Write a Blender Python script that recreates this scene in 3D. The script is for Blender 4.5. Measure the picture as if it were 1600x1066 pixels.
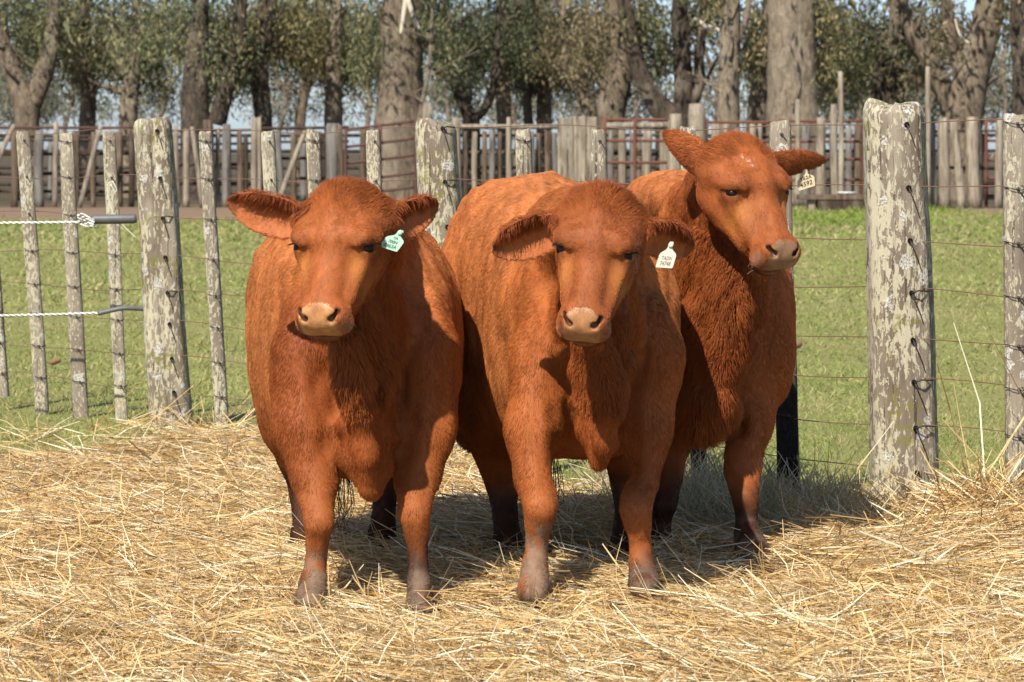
import bpy, bmesh, math, random, time
import numpy as np
from mathutils import Vector, Matrix

T0 = time.time()
for _o in list(bpy.data.objects):
    bpy.data.objects.remove(_o)
SC = bpy.context.scene
COL = SC.collection
rng = np.random.default_rng(7)
random.seed(7)

# ---------------------------------------------------------------- camera, light, exposure
F_PX = 5346.0          # focal length in pixels of the 1600 px wide photograph
CX, HY = 800.0, 235.0  # principal column and horizon row
CAM_H = 1.2

cam_data = bpy.data.cameras.new('camera')
cam = bpy.data.objects.new('camera', cam_data)
COL.objects.link(cam)
cam.location = (0, 0, CAM_H)
cam.rotation_euler = (math.radians(90), 0, 0)
cam_data.sensor_width = 36.0
cam_data.lens = F_PX * 36.0 / 1600.0
cam_data.shift_y = -(533.0 - HY) / 1600.0
cam_data.clip_start = 0.1
cam_data.clip_end = 2000.0
cam_data.dof.use_dof = True
cam_data.dof.focus_distance = 9.9
cam_data.dof.aperture_fstop = 13.0
SC.camera = cam

LDIR = Vector((0.42, 1.0, -1.05)).normalized()      # the way the sunlight travels
SUN_EL = math.asin(-LDIR.z)
world = bpy.data.worlds.new('World')
SC.world = world
world.use_nodes = True
wn = world.node_tree
wn.nodes.clear()
w_out = wn.nodes.new('ShaderNodeOutputWorld')
w_bg = wn.nodes.new('ShaderNodeBackground')
w_sky = wn.nodes.new('ShaderNodeTexSky')
w_sky.sky_type = 'NISHITA'
w_sky.sun_disc = False
w_sky.sun_elevation = SUN_EL
w_sky.sun_rotation = math.atan2(-LDIR.x, -LDIR.y)
w_sky.air_density = 1.0
w_sky.dust_density = 0.7
w_sky.ozone_density = 1.0
w_bg.inputs['Strength'].default_value = 0.088
# the low sky is a pale blue all the way round
w_tc = wn.nodes.new('ShaderNodeTexCoord'); w_sep = wn.nodes.new('ShaderNodeSeparateXYZ')
w_mr = wn.nodes.new('ShaderNodeMapRange'); w_mr.interpolation_type = 'SMOOTHSTEP'
w_mr.inputs[1].default_value = 0.0; w_mr.inputs[2].default_value = 0.35
w_mix = wn.nodes.new('ShaderNodeMix'); w_mix.data_type = 'RGBA'
w_mix.inputs[6].default_value = (0.80, 0.96, 1.36, 1); w_mix.inputs[7].default_value = (1, 1, 1, 1)
w_mul = wn.nodes.new('ShaderNodeMix'); w_mul.data_type = 'RGBA'; w_mul.blend_type = 'MULTIPLY'; w_mul.inputs[0].default_value = 1.0
wn.links.new(w_tc.outputs['Generated'], w_sep.inputs[0]); wn.links.new(w_sep.outputs['Z'], w_mr.inputs[0])
wn.links.new(w_mr.outputs[0], w_mix.inputs[0])
wn.links.new(w_sky.outputs[0], w_mul.inputs[6]); wn.links.new(w_mix.outputs[2], w_mul.inputs[7])
wn.links.new(w_mul.outputs[2], w_bg.inputs[0])
wn.links.new(w_bg.outputs[0], w_out.inputs[0])

sun_data = bpy.data.lights.new('sun', 'SUN')
sun_data.energy = 5.0
sun_data.angle = math.radians(0.53)
sun_data.color = (1.0, 0.92, 0.79)
sun = bpy.data.objects.new('sun', sun_data)
COL.objects.link(sun)
sun.rotation_euler = LDIR.to_track_quat('-Z', 'Y').to_euler()
sun.location = (-4, -6, 12)

SC.view_settings.view_transform = 'Standard'
SC.view_settings.look = 'None'
SC.view_settings.gamma = 1.0
SC.view_settings.exposure = 0.66
try:
    SC.view_settings.use_curve_mapping = False
except Exception:
    pass
SC.render.engine = 'CYCLES'
SC.cycles.max_bounces = 6
SC.cycles.diffuse_bounces = 3
SC.cycles.glossy_bounces = 2
SC.cycles.transparent_max_bounces = 8
SC.cycles.use_denoising = True
try:
    SC.cycles_curves.shape = 'RIBBONS'
    SC.cycles_curves.subdivisions = 2
except Exception:
    pass

# ---------------------------------------------------------------- helpers
def at(px, py, d):
    """point seen at photograph pixel (px, py), d metres in front of the camera"""
    return np.array([(px - CX) * d / F_PX, d, CAM_H - (py - HY) * d / F_PX])

def props(o, label=None, cat=None, group=None, kind=None):
    if label: o['label'] = label
    if cat: o['category'] = cat
    if group: o['group'] = group
    if kind: o['kind'] = kind
    return o

def empty(name, loc=(0, 0, 0)):
    o = bpy.data.objects.new(name, None)
    COL.objects.link(o)
    o.location = loc
    o.empty_display_size = 0.1
    return o

def link(name, me, parent=None, mat=None):
    o = bpy.data.objects.new(name, me)
    COL.objects.link(o)
    if mat is not None and hasattr(me, 'materials'):
        me.materials.append(mat)
    if parent is not None:
        o.parent = parent
        o.matrix_parent_inverse = Matrix.Identity(4)
        o.location = -Vector(world_loc(parent))
    return o

def world_loc(o):
    v = Vector((0, 0, 0))
    while o is not None:
        v += o.location
        o = o.parent
    return v

def mesh_np(name, co, faces, smooth=True, attrs=None):
    """co (n,3); faces: (m,3) or (m,4) int array or list of such arrays; attrs {name: (type, data)} on points"""
    me = bpy.data.meshes.new(name)
    if isinstance(faces, np.ndarray):
        faces = [faces]
    faces = [f for f in faces if len(f)]
    co = np.ascontiguousarray(co, dtype=np.float32)
    loops = np.concatenate([f.ravel() for f in faces]).astype(np.int32)
    sizes = np.concatenate([np.full(len(f), f.shape[1], np.int32) for f in faces])
    starts = np.concatenate([[0], np.cumsum(sizes)[:-1]]).astype(np.int32)
    me.vertices.add(len(co))
    me.vertices.foreach_set('co', co.ravel())
    me.loops.add(len(loops))
    me.loops.foreach_set('vertex_index', loops)
    me.polygons.add(len(sizes))
    me.polygons.foreach_set('loop_start', starts)
    try:
        me.polygons.foreach_set('loop_total', sizes)
    except Exception:
        pass
    me.polygons.foreach_set('use_smooth', np.full(len(sizes), smooth, dtype=bool))
    if attrs:
        for k, (ty, data) in attrs.items():
            a = me.attributes.new(k, ty, 'POINT')
            if ty == 'FLOAT':
                a.data.foreach_set('value', np.ascontiguousarray(data, np.float32).ravel())
            elif ty == 'FLOAT_COLOR':
                a.data.foreach_set('color', np.ascontiguousarray(data, np.float32).ravel())
            elif ty == 'FLOAT_VECTOR':
                a.data.foreach_set('vector', np.ascontiguousarray(data, np.float32).ravel())
    me.update()
    me.validate()
    return me

def lerp(a, b, t):
    return a + (b - a) * t

def sstep(a, b, x):
    t = np.clip((x - a) / (b - a), 0, 1)
    return t * t * (3 - 2 * t)

def vnoise2(x, y, seed=0):
    """smooth value noise, arrays in, 0..1 out"""
    xi = np.floor(x).astype(np.int64); yi = np.floor(y).astype(np.int64)
    xf = x - xi; yf = y - yi
    u = xf * xf * (3 - 2 * xf); v = yf * yf * (3 - 2 * yf)
    def h(i, j):
        n = (i * 374761393 + j * 668265263 + seed * 974711) & 0x7fffffff
        n = ((n ^ (n >> 13)) * 1274126177) & 0x7fffffff
        return ((n ^ (n >> 16)) & 0xffff) / 65535.0
    return lerp(lerp(h(xi, yi), h(xi + 1, yi), u), lerp(h(xi, yi + 1), h(xi + 1, yi + 1), u), v)

def fbm2(x, y, seed=0, octv=4):
    s = 0; a = 0.5; t = 0
    for k in range(octv):
        s = s + a * vnoise2(x, y, seed + k * 17); t += a
        x = x * 2.03; y = y * 2.03; a *= 0.5
    return s / t

def vnoise3(p, seed=0):
    pi = np.floor(p).astype(np.int64); f = p - pi
    u = f * f * (3 - 2 * f)
    def h(i, j, k):
        n = (i * 374761393 + j * 668265263 + k * 2147483647 + seed * 974711 + k * 1013904223) & 0x7fffffff
        n = ((n ^ (n >> 13)) * 1274126177) & 0x7fffffff
        return ((n ^ (n >> 16)) & 0xffff) / 65535.0
    i, j, k = pi[..., 0], pi[..., 1], pi[..., 2]
    c = [[[h(i + a, j + b, k + d) for d in (0, 1)] for b in (0, 1)] for a in (0, 1)]
    x00 = lerp(c[0][0][0], c[1][0][0], u[..., 0]); x10 = lerp(c[0][1][0], c[1][1][0], u[..., 0])
    x01 = lerp(c[0][0][1], c[1][0][1], u[..., 0]); x11 = lerp(c[0][1][1], c[1][1][1], u[..., 0])
    return lerp(lerp(x00, x10, u[..., 1]), lerp(x01, x11, u[..., 1]), u[..., 2])

def spline(pts, n):
    """Catmull-Rom through the rows of pts, n samples"""
    P = np.asarray(pts, float)
    if len(P) == 2:
        t = np.linspace(0, 1, n)[:, None]
        return P[0] * (1 - t) + P[1] * t
    Q = np.vstack([2 * P[0] - P[1], P, 2 * P[-1] - P[-2]])
    t = np.linspace(0, len(P) - 1, n)
    i = np.minimum(t.astype(int), len(P) - 2); f = (t - i)[:, None]
    a, b, c, d = Q[i], Q[i + 1], Q[i + 2], Q[i + 3]
    return 0.5 * (2 * b + (c - a) * f + (2 * a - 5 * b + 4 * c - d) * f ** 2 + (3 * b - a - 3 * c + d) * f ** 3)

def tube_np(path, radii, sides=6, caps=True, flat=None, twist=0.0, wob=0.0, seed=0):
    """tapered tube along path rows; returns co, [quads, tris]"""
    P = np.asarray(path, float); n = len(P)
    R = np.broadcast_to(np.asarray(radii, float), (n,))
    T = np.gradient(P, axis=0); T /= np.linalg.norm(T, axis=1, keepdims=True) + 1e-9
    ref = np.array([0.0, 1.0, 0.0]) if abs(T[0][1]) < 0.9 else np.array([1.0, 0, 0])
    U = np.zeros_like(P); u = np.cross(T[0], ref); u /= np.linalg.norm(u)
    for k in range(n):
        u = u - T[k] * np.dot(u, T[k]); u /= np.linalg.norm(u) + 1e-9
        U[k] = u
    V = np.cross(T, U)
    ang = np.linspace(0, 2 * math.pi, sides, endpoint=False) + twist
    rr = R[:, None] * np.ones((1, sides))
    if wob:
        r2 = np.random.default_rng(seed)
        lobes = 1 + wob * sum(r2.uniform(-1, 1) * np.cos(k * ang + r2.uniform(0, 6)) / k ** .5 for k in (2, 3, 4, 5))
        noise = 1 + wob * 0.8 * (r2.random((n, sides)) - 0.5)
        rr = rr * lobes[None, :] * noise
    co = P[:, None, :] + rr[:, :, None] * (np.cos(ang)[None, :, None] * U[:, None, :] + np.sin(ang)[None, :, None] * V[:, None, :] * (flat or 1.0))
    co = co.reshape(-1, 3)
    i = np.arange(n - 1)[:, None] * sides; j = np.arange(sides)[None, :]; j2 = (j + 1) % sides
    q = np.stack([i + j, i + j2, i + sides + j2, i + sides + j], -1).reshape(-1, 4)
    fs = [q]
    if caps:
        c0 = len(co)
        co = np.vstack([co, P[0], P[-1]])
        jj = np.arange(sides); j2 = (jj + 1) % sides
        b = (n - 1) * sides
        fs.append(np.vstack([np.stack([j2, jj, np.full(sides, c0)], -1), np.stack([b + jj, b + j2, np.full(sides, c0 + 1)], -1)]))
    return co, fs

class Bag:
    """collects numpy geometry into one mesh"""
    def __init__(s): s.co = []; s.f3 = []; s.f4 = []; s.n = 0; s.col = []
    def add(s, co, faces, col=None):
        co = np.asarray(co, float)
        if isinstance(faces, np.ndarray): faces = [faces]
        for f in faces:
            if len(f) == 0: continue
            (s.f3 if f.shape[1] == 3 else s.f4).append(np.asarray(f) + s.n)
        s.co.append(co); s.n += len(co)
        if col is not None:
            c = np.asarray(col, float)
            if c.ndim == 1: c = np.tile(c, (len(co), 1))
            s.col.append(c)
    def build(s, name, mat, parent=None, smooth=True):
        fs = []
        if s.f4: fs.append(np.vstack(s.f4))
        if s.f3: fs.append(np.vstack(s.f3))
        at_ = None
        if s.col:
            c = np.vstack(s.col)
            if c.shape[1] == 3: c = np.hstack([c, np.ones((len(c), 1))])
            at_ = {'col': ('FLOAT_COLOR', c)}
        return link(name, mesh_np(name, np.vstack(s.co), fs, smooth, at_), parent, mat)

def box_np(c, size, rot=None):
    x, y, z = np.asarray(size) / 2.0
    co = np.array([[-x, -y, -z], [x, -y, -z], [x, y, -z], [-x, y, -z], [-x, -y, z], [x, -y, z], [x, y, z], [-x, y, z]])
    if rot is not None: co = co @ np.asarray(rot).T
    f = np.array([[0, 3, 2, 1], [4, 5, 6, 7], [0, 1, 5, 4], [1, 2, 6, 5], [2, 3, 7, 6], [3, 0, 4, 7]])
    return co + np.asarray(c), f

# ---------------------------------------------------------------- materials
class NT:
    def __init__(s, name):
        s.m = bpy.data.materials.new(name); s.m.use_nodes = True
        s.t = s.m.node_tree; s.n = s.t.nodes; s.n.clear()
        s.out = s.n.new('ShaderNodeOutputMaterial')
        s.b = s.n.new('ShaderNodeBsdfPrincipled')
        s.link(s.b.outputs[0], s.out.inputs[0])
    def link(s, a, b): s.t.links.new(a, b)
    def new(s, ty, **kw):
        n = s.n.new(ty)
        for k, v in kw.items(): setattr(n, k, v)
        return n
    def put(s, sock, v):
        if hasattr(v, 'is_output') or isinstance(v, bpy.types.NodeSocket): s.link(v, sock)
        else: sock.default_value = v
    def pos(s): return s.new('ShaderNodeNewGeometry').outputs['Position']
    def obj(s): return s.new('ShaderNodeTexCoord').outputs['Object']
    def scale(s, v, sc):
        n = s.new('ShaderNodeVectorMath', operation='MULTIPLY'); s.link(v, n.inputs[0]); n.inputs[1].default_value = sc; return n.outputs[0]
    def noise(s, v, scale, detail=4, rough=0.55, dist=0.0):
        n = s.new('ShaderNodeTexNoise'); s.link(v, n.inputs['Vector'])
        n.inputs['Scale'].default_value = scale; n.inputs['Detail'].default_value = detail
        n.inputs['Roughness'].default_value = rough; n.inputs['Distortion'].default_value = dist
        return n.outputs['Fac']
    def ramp(s, f, stops, interp='LINEAR'):
        n = s.new('ShaderNodeValToRGB'); s.link(f, n.inputs[0])
        r = n.color_ramp; r.interpolation = interp
        while len(r.elements) < len(stops): r.elements.new(0.5)
        for e, (p, c) in zip(r.elements, stops):
            e.position = p; e.color = tuple(c) + (1,) if len(c) == 3 else c
        return n.outputs[0]
    def rng(s, f, a, b, c=0.0, d=1.0):
        n = s.new('ShaderNodeMapRange', interpolation_type='SMOOTHSTEP'); s.link(f, n.inputs[0])
        for k, v in zip((1, 2, 3, 4), (a, b, c, d)): n.inputs[k].default_value = v
        return n.outputs[0]
    def mix(s, fac, a, b, blend='MIX'):
        n = s.new('ShaderNodeMix', data_type='RGBA', blend_type=blend)
        s.put(n.inputs[0], fac)
        for sock, v in ((n.inputs[6], a), (n.inputs[7], b)):
            if isinstance(v, (tuple, list)): v = tuple(v) + (1,) if len(v) == 3 else tuple(v)
            s.put(sock, v)
        return n.outputs[2]
    def math(s, op, a, b=0.0):
        n = s.new('ShaderNodeMath', operation=op); s.put(n.inputs[0], a); s.put(n.inputs[1], b); return n.outputs[0]
    def attr(s, name):
        n = s.new('ShaderNodeAttribute'); n.attribute_name = name; return n
    def bump(s, h, strength=0.3, dist=0.01):
        n = s.new('ShaderNodeBump'); n.inputs['Strength'].default_value = strength; n.inputs['Distance'].default_value = dist
        s.link(h, n.inputs['Height']); s.link(n.outputs[0], s.b.inputs['Normal'])
    def done(s, color=None, rough=0.8, spec=None):
        if color is not None:
            if isinstance(color, (tuple, list)): color = tuple(color) + (1,) if len(color) == 3 else tuple(color)
            s.put(s.b.inputs['Base Color'], color)
        s.put(s.b.inputs['Roughness'], rough)
        if spec is not None: s.b.inputs['Specular IOR Level'].default_value = spec
        return s.m

def plain(name, color, rough=0.7, spec=0.3, var=0.0, scale=20.0):
    n = NT(name)
    if var:
        f = n.noise(n.pos(), scale)
        c = n.mix(f, tuple(np.array(color) * (1 - var)), tuple(np.clip(np.array(color) * (1 + var), 0, 1)))
        return n.done(c, rough, spec)
    return n.done(color, rough, spec)
# ---------------------------------------------------------------- the lie of the land
def straw_edge(x):
    """how far back (y) the straw reaches at x"""
    e = np.interp(x, [-2.6, -1.7, -1.2, -.8, -.3, .1, .6, .75, .9, 1.1, 1.3, 1.6, 2.2],
                  [13.0, 13.5, 14.0, 14.0, 13.3, 12.4, 11.0, 10.7, 10.9, 11.3, 11.5, 11.7, 11.8])
    return e + (fbm2(x * 2.1 + 5, x * 0 + 3.3, 3) - .5) * .7

def straw_height(x, y):
    """top of the straw litter"""
    z = -0.022 + 0.055 * fbm2(x * 2.2 + 9, y * 1.5, 1) + 0.060 * (fbm2(x * 6, y * 4, 2) - .5)
    z = z + 0.07 * np.exp(-((x + 1.05) / .45) ** 2 - ((y - 13.5) / .5) ** 2)
    z = z + 0.11 * np.exp(-((x - 1.52) / .26) ** 2 - ((y - 10.75) / .45) ** 2)
    z = z + 0.05 * np.exp(-((x - 1.15) / .40) ** 2 - ((y - 10.2) / .5) ** 2)
    z = z + 0.05 * np.exp(-((x + .75) / .35) ** 2 - ((y - 12.8) / .8) ** 2)
    for (hx_, hy_) in ((.70, 9.72), (.06, 8.85), (.35, 8.9), (-.52, 8.8), (-.24, 8.78)):     # trodden down before the feet
        z = z - .034 * np.exp(-((x - hx_) / .16) ** 2 - ((y - hy_) / .28) ** 2)
    t = sstep(0.25, -0.5, y - straw_edge(x))
    return z * t - 0.02 * (1 - t)

def ground_z(x, y):
    return -0.035 + 0.05 * (fbm2(x * .6 + 3, y * .35 + 1, 8) - .5) * sstep(10, 16, y) + 0.03 * (fbm2(x * 3, y * 1.2, 9, 2) - .5)

# ground: one sheet, fine near, coarse far, out to the horizon
def build_ground():
    ys = np.concatenate([np.linspace(-6, 6, 13), np.linspace(6.3, 20, 60), np.geomspace(20.3, 120, 50), np.geomspace(125, 1500, 20)])
    xs = np.concatenate([-np.geomspace(900, 8, 16), np.linspace(-7.5, 7.5, 80), np.geomspace(8, 900, 16)])
    X, Y = np.meshgrid(xs, ys)
    fade = sstep(140, 90, Y) * sstep(60, 30, np.abs(X))
    Z = ground_z(X, Y) * fade - .035 * (1 - fade)
    co = np.stack([X, Y, Z], -1).reshape(-1, 3)
    nx = len(xs)
    i = (np.arange(len(ys) - 1)[:, None] * nx + np.arange(nx - 1)[None]).ravel()
    q = np.stack([i, i + 1, i + nx + 1, i + nx], -1)
    n = NT('pasture_soil')
    p = n.pos()
    a = n.noise(n.scale(p, (1, .45, 1)), .9, 5, .6)
    b = n.noise(n.scale(p, (1, .5, 1)), 9, 4, .6)
    grass = n.mix(a, (.14, .165, .042), (.24, .23, .085))
    grass = n.mix(n.rng(b, .35, .7, 0, .55), grass, (.20, .17, .075))
    soil = n.mix(b, (.15, .100, .068), (.25, .175, .12))
    sep = n.new('ShaderNodeSeparateXYZ'); n.link(p, sep.inputs[0])
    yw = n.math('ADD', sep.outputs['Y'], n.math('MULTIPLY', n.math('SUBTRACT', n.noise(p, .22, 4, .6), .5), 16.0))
    left = n.rng(sep.outputs['X'], -2.5, -6.5)
    right = n.rng(sep.outputs['X'], 8.6, 10.0)
    m = n.math('MULTIPLY', n.rng(yw, 58, 63), n.math('MAXIMUM', n.math('MAXIMUM', left, right), n.rng(yw, 74, 80)))
    c = n.mix(m, grass, soil)
    shaded_litter = n.mix(b, (.050, .040, .026), (.105, .085, .055))
    c = n.mix(n.rng(yw, 71, 79), c, shaded_litter)  # tree shade over leaf litter beyond the corral, put into the ground colour
    n.bump(b, .5, .03)
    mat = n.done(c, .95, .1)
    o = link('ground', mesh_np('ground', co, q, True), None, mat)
    props(o, kind='structure')
build_ground()

def mat_attr(name, rough=.7, spec=.25, trans=0.0, bump=None):
    n = NT(name)
    c = n.attr('col').outputs['Color']
    if bump:
        n.bump(n.noise(n.pos(), bump, 3, .6), .3, .01)
    n.done(c, rough, spec)
    if trans:
        t = n.new('ShaderNodeBsdfTranslucent'); n.link(c, t.inputs['Color'])
        ms = n.new('ShaderNodeMixShader'); ms.inputs[0].default_value = trans
        n.link(n.b.outputs[0], ms.inputs[1]); n.link(t.outputs[0], ms.inputs[2]); n.link(ms.outputs[0], n.out.inputs[0])
    return n.m

M_STRAW = mat_attr('straw_stalks', .55, .35, .22)
M_GRASS = mat_attr('grass_blades', .6, .25, .35)

# ---------------------------------------------------------------- straw
def build_straw_bed():
    xs = np.linspace(-2.9, 2.9, 150); ys = np.linspace(6.4, 15.0, 180)
    X, Y = np.meshgrid(xs, ys)
    Z = straw_height(X, Y) - 0.016
    keep = (Y < straw_edge(X) + .25)
    co = np.stack([X, Y, Z], -1).reshape(-1, 3)
    nx = len(xs)
    i = (np.arange(len(ys) - 1)[:, None] * nx + np.arange(nx - 1)[None]).ravel()
    q = np.stack([i, i + 1, i + nx + 1, i + nx], -1)
    q = q[keep.ravel()[q].all(1)]
    n = NT('straw_litter')
    p = n.pos()
    w = n.new('ShaderNodeTexNoise'); n.link(n.scale(p, (55, 120, 55)), w.inputs['Vector']); w.inputs['Scale'].default_value = 1.0; w.inputs['Detail'].default_value = 5
    c = n.ramp(w.outputs['Fac'], [(.3, (.11, .062, .022)), (.5, (.28, .18, .07)), (.7, (.48, .34, .15))])
    n.bump(w.outputs['Fac'], .8, .02)
    props(link('straw_bed', mesh_np('straw_bed', co, q, True), None, n.done(c, .85, .2)), kind='structure')
build_straw_bed()

def ribbons(P0, dirh, pitch, L, W, bend, sag, r, roll=None):
    """n stalks, each a bent three-station ribbon folded in a shallow V: 6 points, 4 quads... returns (n,9,3) pts"""
    n = len(P0)
    d = np.stack([np.cos(dirh) * np.cos(pitch), np.sin(dirh) * np.cos(pitch), np.sin(pitch)], -1)
    side = np.stack([-np.sin(dirh), np.cos(dirh), np.zeros(n)], -1)
    up = np.cross(d, side); up /= np.linalg.norm(up, axis=1, keepdims=True)
    up = np.where(up[:, 2:3] < 0, -up, up)
    rr = r.uniform(0, 2 * math.pi, n) if roll is None else roll
    s2 = side * np.cos(rr)[:, None] + up * np.sin(rr)[:, None]
    u2 = np.cross(d, s2)
    st = []
    for t, ws in ((0, .8), (.5, 1.0), (1.0, .55)):
        c = P0 + d * (L * t)[:, None] + side * (bend * L * (t - t * t) * 4 * .25)[:, None]
        c = c + np.array([0, 0, 1.0]) * (sag * L * t * t)[:, None]
        w = (W * ws)[:, None] * .5
        st.append(np.stack([c - s2 * w, c + u2 * w * .75, c + s2 * w], 1))
    pts = np.stack(st, 1)          # n,3,3,3
    return pts.reshape(n, 9, 3)

def flat_mesh(name, pts, col, mat, kind):
    n = len(pts)
    p = pts.reshape(n, 3, 3, 3)[:, :, [0, 2]].reshape(n, 6, 3)
    q = (np.array([[0, 1, 3, 2], [2, 3, 5, 4]])[None] + (np.arange(n) * 6)[:, None, None]).reshape(-1, 4)
    c = np.repeat(np.hstack([col, np.ones((n, 1))]), 6, axis=0)
    o = link(name, mesh_np(name, p.reshape(-1, 3), q, False, {'col': ('FLOAT_COLOR', c)}), None, mat)
    props(o, kind=kind)
    return o

RIB_Q = np.array([[0, 1, 4, 3], [1, 2, 5, 4], [3, 4, 7, 6], [4, 5, 8, 7]])
def ribbon_mesh(name, pts, col, mat, kind):
    n = len(pts)
    q = (RIB_Q[None] + (np.arange(n) * 9)[:, None, None]).reshape(-1, 4)
    c = np.repeat(np.hstack([col, np.ones((n, 1))]), 9, axis=0)
    o = link(name, mesh_np(name, pts.reshape(-1, 3), q, False, {'col': ('FLOAT_COLOR', c)}), None, mat)
    props(o, kind=kind)
    return o

def straw_colors(n, r):
    pal = np.array([[.54, .375, .17], [.68, .51, .27], [.46, .28, .105], [.82, .73, .53], [.33, .195, .075], [.62, .43, .18], [.30, .22, .11]])
    pr = np.array([.22, .20, .15, .17, .09, .12, .05])
    c = pal[r.choice(len(pal), n, p=pr)] * r.uniform(.78, 1.15, (n, 1))
    return np.clip(c, 0, .85)

def near_hoof(x, y):
    m = np.zeros(len(x), bool)
    for s in COW_SPECS:
        for leg in s['legs']:
            m |= (x - leg[-1][0][0]) ** 2 + (y - leg[-1][0][1]) ** 2 < .075 ** 2
    return m

def build_straw():
    r = np.random.default_rng(3)
    N = 225000
    # more stalks where the camera is near
    x = r.uniform(-2.6, 2.6, N * 3); y = 7.0 + 8.0 * r.random(N * 3) ** 1.25
    ok = (np.abs(x) < .165 * y + .3) & (y < straw_edge(x) + r.normal(size=len(x)) * .22 - .05)
    patch = fbm2(x * 2.3 + 40, y * 1.1, 31)
    ok &= ~((y > straw_edge(x) - .9) & (patch > .56) & (r.random(len(x)) < .75))
    x, y = x[ok][:N], y[ok][:N]; n = len(x)
    z = straw_height(x, y) + r.uniform(-.022, .022, n)
    flow = 6.28 * fbm2(x * .9 + 2, y * .6 + 7, 51, 2)
    dirh = flow + r.normal(size=n) * 1.1
    dirh = np.where(r.random(n) < .35, r.uniform(0, 6.28, n), dirh)
    pitch = r.normal(size=n) * .13 + .04
    up = r.random(n) < .028
    pitch = np.where(up, r.uniform(.3, 1.1, n), pitch)
    L = np.clip(r.gamma(2.4, .042, n), .02, .34); L = np.where(up, np.minimum(L, .16), L)
    W = r.uniform(.0015, .0039, n) * np.where(r.random(n) < .08, 1.7, 1.0)
    bend = r.normal(size=n) * .55; sag = r.normal(size=n) * .10 - .04
    P0 = np.stack([x, y, z], -1)
    nh = near_hoof(x, y) & ~up
    pts = ribbons(P0, dirh, pitch, L, W, bend, sag, r)
    flat_mesh('straw', pts[~nh], straw_colors(n, r)[~nh], M_STRAW, 'stuff')

def build_loose_straw():
    """long stalks on top, tufts standing round the hooves, the post and the mound"""
    r = np.random.default_rng(14)
    xs, ys, Ls, ps, ds, Ws = [], [], [], [], [], []
    def tuft(cx, cy, rad, n, lmin, lmax, pmin, pmax, wid=(.003, .0055)):
        a = r.uniform(0, 6.28, n); q = rad * np.sqrt(r.random(n))
        xs.append(cx + q * np.cos(a)); ys.append(cy + q * np.sin(a))
        Ls.append(r.uniform(lmin, lmax, n)); ps.append(r.uniform(pmin, pmax, n)); ds.append(r.uniform(0, 6.28, n)); Ws.append(r.uniform(*wid, n))
    for s in COW_SPECS:
        for leg in s['legs']:
            p = leg[-1][0]
            tuft(p[0], p[1] - .10, .13, 20, .06, .15, .05, .8)
    for k in range(3600):
        y = 7.2 + 4.6 * r.random() ** 1.2; x = r.uniform(-.17, .17) * y
        if y < straw_edge(np.array([x]))[0] - .2:
            tuft(x, y, .02, 1, .18, .42, -.05, .30, (.0026, .0050))
    for (px, d, n, rad) in ((1410, 10.9, 50, .16), (1480, 10.8, 130, .16), (1530, 10.7, 170, .14), (1595, 10.5, 110, .18), (1330, 10.7, 70, .18), (1440, 10.4, 90, .22)):
        p = at(px, 0, d); tuft(p[0], p[1], rad, n, .10, .24, .1, 1.0)
    p = at(1532, 0, 10.75); tuft(p[0], p[1], .05, 4, .50, .72, 1.25, 1.5, (.005, .008))
    p = at(1568, 0, 10.6); tuft(p[0], p[1], .12, 6, .30, .48, .9, 1.5, (.004, .006))
    for (px, d, n) in ((330, 14.2, 60), (260, 14.8, 45), (200, 14.6, 40), (60, 14.4, 40), (390, 13.9, 80), (705, 13.2, 90), (740, 12.6, 60), (660, 13.0, 50)):
        p = at(px, 0, d); tuft(p[0], p[1], .22, n, .12, .36, .0, .8)
    x, y = np.concatenate(xs), np.concatenate(ys); n = len(x)
    z = straw_height(x, y) - .005 + r.uniform(0, .02, n)
    pts = ribbons(np.stack([x, y, z], -1), np.concatenate(ds), np.concatenate(ps), np.concatenate(Ls), np.concatenate(Ws), r.normal(size=n) * .5, -np.abs(r.normal(size=n)) * .22, r)
    c = straw_colors(n, r) * 1.08
    ribbon_mesh('loose_straw', pts, np.clip(c, 0, .85), M_STRAW, 'stuff')

def build_dry_grass():
    """the clump of long dry grass under the fence, behind the third cow"""
    r = np.random.default_rng(77)
    N = 20000
    x = r.uniform(.34, 1.22, N); y = r.uniform(10.4, 12.7, N)
    fence = 13.07 - 1.33 * x - .0
    line = 15.1 - 1.33 * (x + 1.525)
    ok = (np.abs(y - line + .55) < .95 * r.random(N) ** .55) & (fbm2(x * 5, y * 4, 61) > .30) & (y > straw_edge(x) - .75)
    x, y = x[ok], y[ok]; n = len(x)
    L = r.uniform(.06, .20, n) * (0.7 + .8 * fbm2(x * 4, y * 3, 62)); L = np.where(r.random(n) < .05, L * 1.9, L)
    pal = np.array([[.46, .37, .22], [.56, .48, .33], [.36, .28, .15], [.32, .30, .14], [.22, .25, .09]])
    c = pal[r.choice(5, n, p=[.32, .28, .22, .12, .06])] * r.uniform(.8, 1.2, (n, 1))
    pts = ribbons(np.stack([x, y, ground_z(x, y) - .01], -1), r.uniform(0, 6.28, n), r.uniform(.35, 1.45, n), L, r.uniform(.0025, .005, n), r.normal(size=n) * .8, -np.abs(r.normal(size=n)) * .35, r)
    flat_mesh('dry_grass', pts, c, M_STRAW, 'stuff')

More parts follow.
